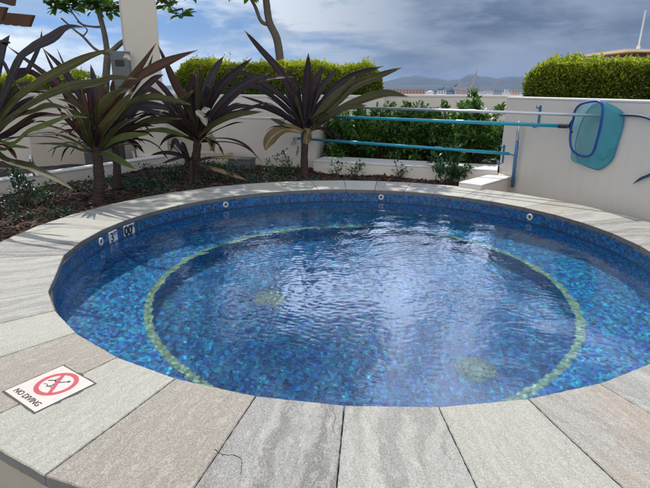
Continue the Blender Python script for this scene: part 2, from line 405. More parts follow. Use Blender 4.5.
# text meshes
def text_mesh(txt, size, ext=.0006, off=.022):
    cu = bpy.data.curves.new('t', 'FONT'); cu.body = txt; cu.size = size; cu.extrude = ext; cu.align_x = 'CENTER'; cu.align_y = 'CENTER'; cu.offset = size*off
    o = bpy.data.objects.new('t', cu); COL.objects.link(o); bpy.context.view_layer.update()
    me = bpy.data.meshes.new_from_object(o.evaluated_get(bpy.context.evaluated_depsgraph_get()))
    bpy.data.objects.remove(o); me.materials.clear(); return me
# no diving sign, set in the coping
BL, BR_, TR_, TL = Vector((-1.312, 1.827, 0)), Vector((-1.111, 1.684, 0)), Vector((-.969, 1.874, 0)), Vector((-1.171, 2.012, 0))
sc_ = (BL+BR_+TR_+TL)/4; ux = ((BR_-BL)+(TR_-TL)).normalized(); rz = math.atan2(ux.y, ux.x); W = .245
sg = empty('no_diving_sign', (sc_.x, sc_.y, -.0008), 'square white tile with red barred circle and NO DIVING lettering on the stone rim', 'sign', rz=rz)
def local(name, mb_or_me, mat, parent, loc=(0, 0, 0), rot=(0, 0, 0), bevel=0):
    o = mb_or_me.build(name, mat, None, bevel=bevel) if isinstance(mb_or_me, MB) else link(name, mb_or_me, mat)
    o.parent = parent; o.location = loc; o.rotation_euler = rot; return o
g = MB(); gp = []
for k in range(48):
    a = 2*PI*k/48; r = (W/2+.008)/max(abs(math.cos(a)), abs(math.sin(a))); r += random.uniform(-.002, .002)+(.007 if k in (1, 2, 3, 11, 12, 46) else 0)
    gp.append((r*math.cos(a), r*math.sin(a)))
g.prism(gp, -.003, .0024); local('grout_bed', g, M['grout'], sg)
g = MB(); g.box((0, 0, .0018), (W, W, .006)); local('tile', g, M['sign_white'], sg, bevel=.0015)
zt = .0052
g = MB(); cy = .028; R0, R1 = .066, .086; n = 64
vs = [(r*math.cos(2*PI*k/n), cy+r*math.sin(2*PI*k/n), zt) for r in (R0, R1) for k in range(n)]
g.add(vs, [(k, n+k, n+(k+1) % n, (k+1) % n)[::-1] for k in range(n)])
local('prohibition_ring', g, M['sign_red'], sg)
g = MB(); c45 = Matrix.Rotation(-PI/4-.1, 3, 'Z'); g.box((0, cy, zt+.0004), (.146, .015, .0006), M=c45); local('slash', g, M['sign_red'], sg)
g = MB()                                  # small diver over wave lines
def stroke(mb, pts, w):
    for (x0, y0), (x1, y1) in zip(pts, pts[1:]):
        a = math.atan2(y1-y0, x1-x0); mb.box(((x0+x1)/2, (y0+y1)/2, zt), (math.hypot(x1-x0, y1-y0)+w*.6, w, .0005), rz=a)
stroke(g, [(-.052, cy-.006), (-.03, cy+.012), (-.008, cy+.002), (.018, cy+.03)], .007)
stroke(g, [(-.008, cy+.002), (-.002, cy-.024), (-.016, cy-.034)], .006)
stroke(g, [(-.03, cy+.012), (-.036, cy+.036)], .005)
stroke(g, [(-.045, cy-.030), (-.030, cy-.024), (-.015, cy-.030), (0, cy-.024), (.015, cy-.030), (.03, cy-.024)], .003)
g.lathe((.026, cy+.038, zt-.0003), [(.0002, .0006), (.0075, .0006)], 14)
local('diver_pictogram', g, M['black'], sg)
local('lettering', text_mesh('NO DIVING', .036, .0006, .012), M['black'], sg, (0, -.092, zt+.0002))
# depth markers on the tile band
def marker(a, big, small, lab, w=.125):
    A = math.radians(a); c = Vector(pol(RW-.006, A, -.094))
    t = empty('depth_marker', c, lab, 'depth marker', 'depth markers on the spa wall'); 
    Rm = Matrix.Rotation(A, 3, 'Z') @ Matrix(((0, 0, -1), (-1, 0, 0), (0, 1, 0)))   # local x right, y up, z towards the water
    t.rotation_euler = Rm.to_euler()
    b = MB(); b.box((0, 0, 0), (w, .098, .008)); local('tile', b, M['marker_white'], t, bevel=.001)
    local('numeral', text_mesh(big, .112, .0006, .05 if big == '00' else .018), M['black'], t, (-w*.16 if len(big) < 2 else -w*.12, -.006, .0048))
    local('unit_lettering', text_mesh(small, .046, .0005, .03), M['black'], t, (w*.26 if len(big) < 2 else w*.36, .022, .0048))
marker(169.3, '3', 'FT', 'white depth tile reading 3 FT on the spa wall')
marker(163.1, '00', 'IN', 'white depth tile reading 00 IN on the spa wall', .15)

# water surface: real waves
nr, na = 190, 760
rr = (np.linspace(0, 1, nr+1)[1:])**.9*(RW-.001); aa = np.linspace(0, 2*PI, na, endpoint=False)
Rg, Ag = np.meshgrid(rr, aa, indexing='ij'); X = np.concatenate([[0], (Rg*np.cos(Ag)).ravel()]); Y = np.concatenate([[0], (Rg*np.sin(Ag)).ravel()])
Z = np.zeros_like(X)
wx = X+.05*np.sin(Y*4.1+1)+.03*np.sin(X*7+Y*3); wy = Y+.05*np.sin(X*3.7+2)+.03*np.sin(Y*6.3-X*4)
for k in range(120):
    lam = .038*(16**(rng.random()**1.9)); th = rng.normal(1.3, 1.0) if k % 3 else rng.random()*2*PI
    kk = 2*PI/lam; ph = rng.random()*2*PI; sl = .0100*(1.25 if lam < .06 else (.62 if lam < .14 else .5))
    ox, oy = rng.normal(0, 1.2, 2); env = (.40+1.15*np.exp(-((X-ox*.8)**2+(Y-oy*.8)**2)/(.9**2)))*(1-.35*np.clip(-Y/2.2, 0, 1))
    Z += env*sl/kk*np.sin(kk*(wx*math.cos(th)+wy*math.sin(th))+ph+.9*np.sin(wx*2.3+k))
for a in (129.7, 79.6, 33.3, 171.7, -12, -58):        # ripples from the jets
    A = math.radians(a); d_ = np.hypot(X-1.6*math.cos(A), Y-1.6*math.sin(A)); Z += .0002*np.exp(-d_/.5)*np.sin(d_*55+2*np.sin(A*3+X*4))
vs = np.stack([X, Y, Z], 1)
me = bpy.data.meshes.new('water'); fs = [(0, 1+k, 1+(k+1) % na) for k in range(na)]
base = 1+np.arange(nr-1)[:, None]*na; k0 = np.arange(na)[None, :]; k1 = (k0+1) % na
q = np.stack([base+k0, base+na+k0, base+na+k1, base+k1], -1).reshape(-1, 4)
me.from_pydata(vs.tolist(), [], fs+q.tolist()); me.update()
water = link('water', me, M['water'], smooth=True); water.location = (CX, CY, WZ); tag(water, kind='structure')

# ------------------------------------------------------------------ terrace, walls, kerbs
def struct(o): return tag(o, kind='structure')
g = MB(); n = 96; inn = [pol(RO-.2, 2*PI*k/n, -.5) for k in range(n)]; outr = []
for k in range(n):
    a = 2*PI*k/n; ca, sa = math.cos(a), math.sin(a); t_ = min((10-CX)/ca if ca > 1e-6 else (10+CX)/-ca if ca < -1e-6 else 1e9, (11.5-CY)/sa if sa > 1e-6 else (4.5+CY)/-sa if sa < -1e-6 else 1e9)
    outr.append((CX+t_*ca, CY+t_*sa, -.5))
low_ = [(x, y, -1.28) for x, y, z in outr]; lin = [(x, y, -1.28) for x, y, z in inn]
g.add(inn+outr+low_+lin, [(k, n+k, n+(k+1) % n, (k+1) % n) for k in range(n)]+[(n+k, 2*n+k, 2*n+(k+1) % n, n+(k+1) % n) for k in range(n)]+[(3*n+k, k, (k+1) % n, 3*n+(k+1) % n) for k in range(n)])
struct(g.build('terrace', M['deck']))
# planting bed: undulating soil sheet between the coping and the kerbs
bx, by = np.meshgrid(np.linspace(-8, 3.0, 150), np.linspace(3.2, 9.4, 100), indexing='ij')
def bedz(x, y):
    d = np.hypot(x-CX, y-CY)-RO
    return -.075+.012*np.sin(x*5.1+y*2)+.012*np.sin(y*6.3-x*3)+.03*np.clip(d, 0, 1)*.5
bz = bedz(bx, by)+rng.normal(0, .004, bx.shape)
idx = np.arange(bx.size).reshape(bx.shape); dd = np.hypot(bx-CX, by-CY)
fs = []
for i in range(bx.shape[0]-1):
    for j in range(bx.shape[1]-1):
        if dd[i, j] > RO-.03 and (bx[i, j] < 1.95): fs.append((idx[i, j], idx[i+1, j], idx[i+1, j+1], idx[i, j+1]))
me = bpy.data.meshes.new('planting_bed'); me.from_pydata(np.stack([bx, by, bz], -1).reshape(-1, 3).tolist(), [], [tuple(map(int, f)) for f in fs]); me.update()
struct(link('planting_bed', me, M['soil'], smooth=True))
# bark mulch
chipm = NT('bark_chips'); r = chipm.n('NewGeometry').outputs['Random Per Island']
c = chipm.ramp(r, [(0, (.02, .011, .007)), (.4, (.045, .021, .013)), (.75, (.08, .037, .022)), (.93, (.10, .055, .033)), (1, (.18, .11, .07))])
M['chips'] = chipm.surf(chipm.pbr(c, .85, chipm.bump(chipm.noise(chipm.obj(), 120, 3), .5, .003)))
def wall_line(x):    # back limit of the bed
    pts = [(-8, 1.2), (-3.92, 6.03), (-2.43, 8.89), (-1.7, 8.75), (-.2, 8.3), (-.15, 7.95), (1.8, 7.3), (1.95, 6.4)]
    for (a, b), (c_, d_) in zip(pts, pts[1:]):
        if a <= x <= c_: return b+(d_-b)*(x-a)/(c_-a)
    return 0
cv = []; cf = []; cnt = 0
while cnt < 12000:
    x = random.uniform(-5.0, 1.9); y = random.uniform(3.4, 8.9)
    d = math.hypot(x-CX, y-CY)
    if d < RO+.01 or y > wall_line(x)-.02: continue
    L = random.uniform(.012, .04)*random.choice([1, 1, 1.6, 2.6]); w = L*random.uniform(.25, .55); t = random.uniform(.002, .006)
    Rm = Matrix.Rotation(random.uniform(0, 2*PI), 3, 'Z') @ Matrix.Rotation(random.gauss(0, .35), 3, 'Y') @ Matrix.Rotation(random.gauss(0, .5), 3, 'X')
    z = float(bedz(x, y))+random.uniform(.004, .02); b = len(cv)
    for sx, sy, sz in ((-1, -1, -1), (-1, -1, 1), (-1, 1, -1), (-1, 1, 1), (1, -1, -1), (1, -1, 1), (1, 1, -1), (1, 1, 1)):
        cv.append(tuple(Rm @ Vector((sx*L/2*random.uniform(.7, 1), sy*w/2*random.uniform(.6, 1), sz*t/2))+Vector((x, y, z))))
    cf += [tuple(i+b for i in f) for f in ((0, 1, 3, 2), (4, 6, 7, 5), (0, 4, 5, 1), (2, 3, 7, 6), (0, 2, 6, 4), (1, 5, 7, 3))]; cnt += 1
me = bpy.data.meshes.new('mulch'); me.from_pydata(cv, [], cf); me.update()
tag(link('mulch', me, M['chips']), 'reddish brown bark chips covering the planting bed', 'mulch', kind='stuff')

def wall(name, pts, z0, z1, th, label, cat, mat='wall', cap=.0, capmat='white_cap', bev=.012, side=1):
    """a wall along a polyline; its parts are body and cap"""
    P = [Vector((p[0], p[1], 0)) for p in pts]; L = []; Rr = []
    for i, p in enumerate(P):
        a = P[max(i-1, 0)]; b = P[min(i+1, len(P)-1)]
        if 0 < i < len(P)-1:
            t1 = (p-a).normalized(); t2 = (b-p).normalized(); n1 = Vector((-t1.y, t1.x, 0)); n2 = Vector((-t2.y, t2.x, 0)); m = (n1+n2).normalized(); m = m/max(.4, m.dot(n1))
        else: t = (b-a).normalized(); m = Vector((-t.y, t.x, 0))
        L.append(p); Rr.append(p+m*th*side)
    mid = (P[0]+P[-1])/2; t = empty(name, (mid.x, mid.y, z0), label, cat)
    zc = z1-cap if cap else z1
    def strip(mb, off, za, zb):
        n_ = len(P); A = []; B = []
        for l, r_ in zip(L, Rr):
            d_ = (r_-l).normalized()*off; A.append(l-d_); B.append(r_+d_)
        loop = A+B[::-1]; n2 = len(loop)
        vs = [(q.x, q.y, za) for q in loop]+[(q.x, q.y, zb) for q in loop]; fs = []
        for i in range(n_-1):
            j = n2-1-i
            fs += [(n2+i, n2+i+1, n2+j-1, n2+j), (i, j, j-1, i+1)]
        fs += [(i, (i+1) % n2, n2+(i+1) % n2, n2+i) for i in range(n2)]
        return mb.add(vs, fs)
    o = strip(MB(), 0, z0, zc).build('wall_body', M[mat], t, bevel=bev if not cap else 0)
    if cap: strip(MB(), .008, zc, z1).build('cap', M[capmat], t, bevel=bev)
    for o in t.children:
        bm = bmesh.new(); bm.from_mesh(o.data); bmesh.ops.recalc_face_normals(bm, faces=bm.faces); bm.to_mesh(o.data); bm.free()
    return t
def wallp(s): return (2.5+.304*s, 7.1-.953*s)       # along the right wall
wall('parapet_wall', [wallp(-.12), wallp(4.6)], -.5, 1.113, .22, 'smooth grey plaster wall carrying the pool poles and the leaf net', 'wall', 'wall', .03, 'white_cap', .014, side=1)
wall('parapet_wall', [(-8, 8.9), (-1.6, 9.1), (1.05, 9.5)], -.5, 1.09, .25, 'plaster parapet wall behind the spiky plants with golden hedge above', 'wall', 'wall', .05, 'white_cap', .014)
wall('parapet_wall', [(1.09, 10.1), (5.2, 10.4)], -.5, 1.10, .22, 'white topped parapet wall behind the leafy shrubs, the port beyond it', 'wall', 'wall', .05, 'white_cap', .014)
# mid wall with its return into the recess
wall('planter_wall', [(-1.95, 8.95), (-.16, 8.36), (.12, 9.3)], -.12, .74, .10, 'grey plaster planter wall with hook behind the rightmost purple plant', 'wall', 'wall', .035, 'white_cap', .012)
g = MB(); g.prism([(-1.9, 9.06), (-.2, 8.5), (-.02, 9.28), (-1.6, 9.08)], .60, .70)
struct(g.build('planter_soil', M['soil']))
wall('kerb', [(-.19, 7.97), (.8, 7.63), (2.40, 7.09)], -.12, .13, .55, 'low plaster kerb with pale flat top in front of the leafy shrubs', 'kerb', 'wall', .025, 'white_cap', .012)
wall('kerb', [(1.72, 6.50), (2.47, 7.32)], -.5, .062, -.30, 'short white topped kerb stub joining the spa rim to the pole wall', 'kerb', 'wall', .025, 'white_cap', .02)
wall('kerb', [(-5.6, 2.9), (-3.92, 6.03), (-2.43, 8.80)], -.12, .125, .17, 'long low kerb with sunlit white top behind the mulch bed', 'kerb', 'wall', .03, 'white_cap', .012)
wall('kerb', [(-2.30, 8.62), (-1.62, 8.45)], -.1, .17, .22, 'short beige kerb block beside the grey utility box', 'kerb', 'wall_beige', .0, 'white_cap', .012)
wall('garden_wall', [(-4.9, 8.6), (-3.5, 9.0), (-2.0, 8.98)], -.5, .52, -.12, 'low beige garden wall behind the kerb and the pillar', 'wall', 'wall_beige', .0, bev=.01)
# pillar with its box
pil = empty('pillar', (-2.93, 8.6, -.5), 'square cream pillar rising out of the frame behind the spiky plants', 'pillar', rz=.42)
g = MB(); g.box((0, 0, 2.5), (.50, .50, 5.0)); local('shaft', g, M['pillar'], pil, bevel=.012)
g = MB(); g.box((0, 0, .33), (.60, .60, .66)); local('plinth', g, M['pillar'], pil, bevel=.012)
q = atY(120, 78, 8.15)
bx_ = empty('control_box', (q.x, q.y, q.z-.35), 'grey metal control box with small dark window on the cream pillar', 'control box', rz=.35)
g = MB(); g.box((0, 0, .42), (.28, .16, .54)); local('housing', g, M['grey_box'], bx_, bevel=.01)
g = MB(); g.box((0, -.088, .42), (.23, .014, .47)); dr = local('door', g, M['grey_box'], bx_, bevel=.005)
g = MB(); g.box((-.02, -.099, .52), (.13, .008, .09)); local('window', g, M['black'], dr, bevel=.003)
g = MB(); g.tube(catmull([(.08, 0, 0), (.09, .01, -.25), (.06, .03, -.5), (.08, .02, -.9)], 20), .012, 8); local('cable', g, M['dark_grey'], bx_)
g = MB(); g.tube([(.1, -.10, .30), (.1, -.115, .34)], .012, 8); local('latch', g, M['alu'], dr)
q = atY(123, 118, 8.3)
bn = empty('bench_seat', (-2.55, 7.95+.9, -.05), 'grey utility cabinet with pale lid behind the kerb', 'cabinet')
g = MB(); g.box((0, 0, .27), (.55, .28, .54)); local('cabinet_body', g, M['dark_grey'], bn, bevel=.01)
g = MB(); g.box((0, 0, .56), (.60, .32, .04)); local('lid', g, M['alu'], bn, bevel=.006)
bn.name = 'utility_cabinet'; bn.location = (-3.55, 8.25, -.5+.42)
# grey electrical box lying in the mulch
eb = empty('utility_box', (-1.36, 8.35, -.08), 'small dark grey utility box sitting on the mulch', 'utility box', rz=-.25)
g = MB(); g.box((0, 0, .085), (.36, .24, .17)); local('box_body', g, M['grey_box'], eb, bevel=.008)
g = MB(); g.box((0, 0, .18), (.385, .265, .022)); local('lid', g, M['grey_box'], eb, bevel=.006)
# little black spotlight on the kerb
q = atY(30, 163, 6.75)
sp = empty('garden_spotlight', (q.x, q.y, .125), 'small black garden spotlight on a wire stand on the long kerb', 'spotlight')
g = MB(); g.lathe((0, 0, 0), [(.0005, .03), (.07, .028), (.085, .012), (.085, 0)], 24); local('base', g, M['black'], sp)
g = MB(); g.tube([(-.05, 0, .03), (-.012, 0, .16), (.012, 0, .16), (.05, 0, .03)], .006, 6); local('bracket', g, M['dark_grey'], sp)
g = MB(); g.lathe((0, 0, .16), [(.0005, .05), (.02, .05), (.028, .0), (.0005, -.002)], 16); local('lamp_head', g, M['alu'], sp)

# pergola roof end of brown boards, upper left
pg = empty('pergola', (-5.4, 8.2, -.5), 'brown wooden pergola roof whose board ends reach in at the left', 'pergola')
def board(p0, p1, w, h, name, teeth=False):
    g = MB(); p0, p1 = Vector(p0), Vector(p1); t = (p1-p0); L = t.length; t.normalize()
    s = Vector((0, 0, 1)).cross(t).normalized(); up = t.cross(s)
    n_ = 40 if teeth else 1; prof = []
    for i in range(n_+1):
        x = L*i/n_; dz = 0
        if teeth: dz = (.5-((i % 2)))*.012 if i < n_-2 else 0
        prof.append((x, dz))
    slant = h*.55
    poly = [(0, h/2)]+[(L, h/2-.0)]+[(x-(slant if i == n_ else 0), -h/2+dz) for i, (x, dz) in reversed(list(enumerate(prof)))]
    vs = []
    for sgn in (-1, 1): vs += [p0+t*x+up*y+s*sgn*w/2 for x, y in poly]
    m = len(poly); fs = [tuple(range(m)), tuple(range(m, 2*m))[::-1]]+[(i, m+i, m+(i+1) % m, (i+1) % m) for i in range(m)]
    g.add(vs, fs); o = g.build(name, M['brown_wood'], pg)
    bm = bmesh.new(); bm.from_mesh(o.data); bmesh.ops.recalc_face_normals(bm, faces=bm.faces); bm.to_mesh(o.data); bm.free()
for k in range(7):
    e1 = atY(31, 21.5, 7.6); off = Vector((-.0*k, -.62*k, .012*k))
    o0 = Vector((-2.6, .6, .20))
    board(e1+o0+off, e1+off-Vector((0, 0, .05)), .05, .155, 'rafter', True)
for k in range(8):
    e2 = atY(8, 5.5, 7.9); x = -.42*k
    board((e2.x+x, 3.0, e2.z+.10), (e2.x+x, 8.0, e2.z), .055, .12, 'batten')
for x, y in ((-5.9, 7.9), (-5.9, 4.4)):
    g = MB(); g.box((x, y, .95), (.14, .14, 2.9)); g.build('post', M['brown_wood'], pg, bevel=.008)

# ------------------------------------------------------------------ poles, brush, net, hose
def polept(u, v, Y): return atY(u, v, Y)
def pole(name, a, b, r, mats, lab, cat, collar=None):
    mid = (a+b)/2; t = empty(name, b, lab, cat, 'poles hung along the pole wall')
    g = MB(); g.tube([a, b], r, 16); g.build('tube', mats, t, smooth=True)
    if collar:
        for f_ in collar:
            p0 = a.lerp(b, f_); d_ = (b-a).normalized(); g = MB(); g.tube([p0-d_*.05, p0+d_*.05], r*1.28, 16); g.build('clamp_collar', mats if f_ < .95 else M['black'], t)
    return t
w0 = Vector((2.5, 7.1, 0)); wd = Vector((.304, -.953, 0)).normalized(); wn_ = Vector((-.953, -.304, 0))   # normal towards the spa
def onwall(u, v, off):                # where the ray meets the plane in front of the wall
    q = ray(u, v); o = w0+wn_*off; tt = (o.x*wn_.x+o.y*wn_.y)/(q.x*wn_.x+q.y*wn_.y); return Vector((q.x*tt, q.y*tt, EYE+q.z*tt))
A = onwall(600, 111.5, .045); B = atY(352, 106.9, 7.55)
pole('pool_pole', B, A, .0175, M['alu'], 'silver aluminium pool pole, topmost of the three', 'pole', (.55,))
A2 = onwall(566, 122.6, .09); B2 = atY(322, 116.4, 7.75)
pole('pool_pole', B2, A2, .021, M['turq'], 'upper turquoise pool pole with the leaf net at its end', 'pole', (.62, .985))
A3 = onwall(508, 151.0, .09); B3 = atY(296, 138.7, 8.2)
pole('pool_pole', B3, A3, .021, M['turq'], 'lower turquoise pool pole ending at the wall brush', 'pole', (.7, .3))
# hooks
def hook(c, top, bot, mat, lab, wl=wn_):
    t = empty('wall_hook', c, lab, 'hook', 'hooks for the pool poles')
    g = MB(); g.box(c+wl*.006+Vector((0, 0, (top+bot)/2)), (.034, .012, top-bot), rz=math.atan2(wl.y, wl.x)+PI/2); g.build('back_plate', mat, t, bevel=.002)
    g = MB(); b_ = c+Vector((0, 0, bot+.01))
    g.tube(catmull([b_+wl*.01, b_+wl*.04+Vector((0, 0, -.02)), b_+wl*.085+Vector((0, 0, -.012)), b_+wl*.10+Vector((0, 0, .04))], 12), .008, 8); g.build('hook_arm', mat, t, smooth=True)
    g = MB(); b_ = c+Vector((0, 0, top-.03)); g.tube([b_+wl*.01, b_+wl*.06, b_+wl*.065+Vector((0, 0, .03))], .008, 8); g.build('hook_arm', mat, t, smooth=True)
c = onwall(538, 112, 0); hook(c, .115, -.135, M['slate_blue'], 'blue wall hook holding the silver and upper turquoise poles')
c = onwall(502.5, 151, 0); hook(c, .12, -.13, M['slate_blue'], 'blue wall hook under the lower turquoise pole near the brush')
wl2 = Vector((-.33, -.94, 0)).normalized()
c = atY(293, 141, 8.46); hook(c, .06, -.05, M['alu'], 'grey metal hook on the planter wall behind the plant stem', wl2)
# wall brush: long bar with bristles, hung from the lower pole
T0 = onwall(517.6, 118.5, .10); T1 = onwall(511.3, 184.5, .05)
br = empty('pool_brush', T1, 'long narrow blue pool brush hanging upright from the lower turquoise pole', 'brush')
g = MB(); g.tube([T0, T0.lerp(T1, .3)], .020, 12); g.build('handle', M['alu'], br, smooth=True)
g = MB(); g.tube([T0.lerp(T1, .3), T1], .023, 12); g.build('back_bar', M['slate_blue'], br, smooth=True)
g = MB()
for k in range(60):
    p_ = T0.lerp(T1, .34+.64*k/59); g.tube([p_, p_+wn_*-.03+wd*random.uniform(-.008, .008)], .004, 5)
g.build('bristles', M['dark_grey'], br)
g = MB(); p_ = T0.lerp(T1, .5); g.tube([p_, A3], .014, 8); g.build('pole_socket', M['grey_box'], br)
# leaf net
fr_px = [(571.5, 116), (573.2, 107), (578, 101), (585, 98.6), (594.5, 97.3), (599.5, 99.5), (600.8, 105), (599, 121), (594.5, 140), (591, 149.5), (585, 152.6), (577, 151.2), (570.5, 145.5), (568.6, 136), (569.5, 124)]
FP = [onwall(u, v, .14+.05*(u-568)/33) for u, v in fr_px]
nt = empty('leaf_net', onwall(568.5, 122.6, .14), 'bright blue framed leaf net with teal mesh bag hanging against the wall', 'net')
lp = catmull(FP+[FP[0]], 80)
g = MB(); g.tube(lp, .0125, 10, cap=False); g.build('frame', M['blue_pl'], nt, smooth=True)
g = MB(); a_ = A2; g.tube([A2, onwall(568.5, 122.4, .13)], .018, 10); g.tube([onwall(567, 122.4, .13), onwall(571, 116, .14)], .010, 8); g.tube([onwall(567, 122.4, .13), onwall(570.5, 129, .14)], .010, 8); g.build('yoke', M['black'], nt)
# bag: surface from frame to a lower rear seam lying nearer the wall
bag_px = [(603, 97.5), (614, 103), (621, 108.5), (622.4, 114), (621, 124), (615.5, 143), (612, 154), (606, 161), (597.5, 165.8), (587, 163), (577.5, 158.5), (575.8, 152), (574, 140), (580, 118), (590, 102)]
def reseq(P, n, closed=True):
    P = catmull(P+[P[0]], 120); 
    ds = [0]; 
    for a_, b_ in zip(P, P[1:]): ds.append(ds[-1]+(b_-a_).length)
    out = []; j = 0
    for k in range(n):
        s_ = ds[-1]*k/n
        while ds[j+1] < s_: j += 1
        f_ = (s_-ds[j])/(ds[j+1]-ds[j]+1e-9); out.append(P[j].lerp(P[j+1], f_))
    return out
n_ = 64
def by_angle(P):
    Q = reseq(P, 400); c_ = sum(Q, Vector())/len(Q); arr = []
    for k in range(n_):
        th = 2*PI*k/n_
        best = min(Q, key=lambda q_: abs(((math.atan2((q_-c_).z, (q_-c_).dot(wd))-th+PI) % (2*PI))-PI)); arr.append(best)
    return arr
loops = by_angle(FP); end = by_angle([onwall(u, v, .03) for u, v in bag_px])
rows = []
for i in range(9):
    f_ = i/8; rows.append([a_.lerp(b_, f_**.8)+wd*.016*math.sin(.55*k+3*f_)*math.sin(PI*f_)+wn_*(.035*math.sin(PI*f_)*(1+.5*math.sin(.9*k+2*f_)))+Vector((0, 0, -.02*math.sin(PI*f_)*(1+math.sin(.35*k)))) for k, (a_, b_) in enumerate(zip(loops, end))])
ce = sum(end, Vector())/n_
for f_ in (.4, .75): rows.append([p_.lerp(ce, f_)+wn_*.01*math.sin(k*.7+9*f_) for k, p_ in enumerate(end)])
g = MB(); g.add([v_ for r_ in rows for v_ in r_]+[ce], [(i*n_+k, i*n_+(k+1) % n_, (i+1)*n_+(k+1) % n_, (i+1)*n_+k) for i in range(len(rows)-1) for k in range(n_)]+[((len(rows)-1)*n_+k, (len(rows)-1)*n_+(k+1) % n_, len(rows)*n_) for k in range(n_)])
g.build('mesh_bag', M['net'], nt, smooth=True)
g = MB(); g.tube(catmull(end+[end[0]], 160), .0045, 6, cap=False); g.build('bag_seam', M['slate_blue'], nt, smooth=True)
# blue hose looping on the wall
hp = [onwall(u, v, o_) for u, v, o_ in ((618, 110.8, .03), (632, 111, .035), (642, 112.2, .035), (652, 116, .04), (668, 126, .04), (676, 142, .04), (668, 158, .04), (650, 169.5, .035), (640, 174, .03), (632, 179.5, .03))]
g = MB(); g.tube(catmull(hp, 60), [.0135]*55+[.012, .010, .008, .006, .004, .002], 10); tag(g.build('hose', M['hose'], smooth=True), 'dark blue hose looping on the plaster wall right of the leaf net', 'hose')

# ------------------------------------------------------------------ plants
def leaves_mesh(name, P, D, Nn, L, W_, fold=.25, mi=None):
    """P base points, D directions, Nn normals, L lengths, W widths -> folded pointed leaves"""
    P = np.asarray(P); D = np.asarray(D); D = D/np.linalg.norm(D, axis=1, keepdims=True)
    Nn = np.asarray(Nn); Sd = np.cross(D, Nn); Sd /= (np.linalg.norm(Sd, axis=1, keepdims=True)+1e-9); Nn = np.cross(Sd, D)
    L = np.asarray(L)[:, None]; W_ = np.asarray(W_)[:, None]; n = len(P)
    v = np.stack([P, P+D*L*.35+Sd*W_*.5+Nn*W_*fold, P+D*L*.75+Sd*W_*.38+Nn*W_*fold*.6, P+D*L-Nn*L*.08,
                  P+D*L*.75-Sd*W_*.38+Nn*W_*fold*.6, P+D*L*.35-Sd*W_*.5+Nn*W_*fold, P+D*L*.55], 1).reshape(-1, 3)
    b = np.arange(n)*7
    f = np.stack([np.stack([b, b+1, b+2, b+6], 1), np.stack([b+6, b+2, b+3, b+3], 1), np.stack([b+6, b+3, b+4, b+4], 1), np.stack([b, b+6, b+4, b+5], 1)], 1).reshape(-1, 4)
    fl_ = [tuple(q) if q[2] != q[3] else tuple(q[:3]) for q in f.tolist()]
    me = bpy.data.meshes.new(name); me.from_pydata(v.tolist(), [], fl_)
    if mi is not None: me.polygons.foreach_set('material_index', np.repeat(np.asarray(mi), 4).astype(np.int32))
    me.update(); return me
def rnd_dirs(n): d = rng.normal(size=(n, 3)); return d/np.linalg.norm(d, axis=1, keepdims=True)
def lump(x, y, z, s=1.0): return np.sin(x*3.1*s+1.3)*np.sin(y*2.7*s+.4)+np.sin(x*7.3*s+z*5)*.5+np.sin(z*9*s+x*2+y*6)*.4

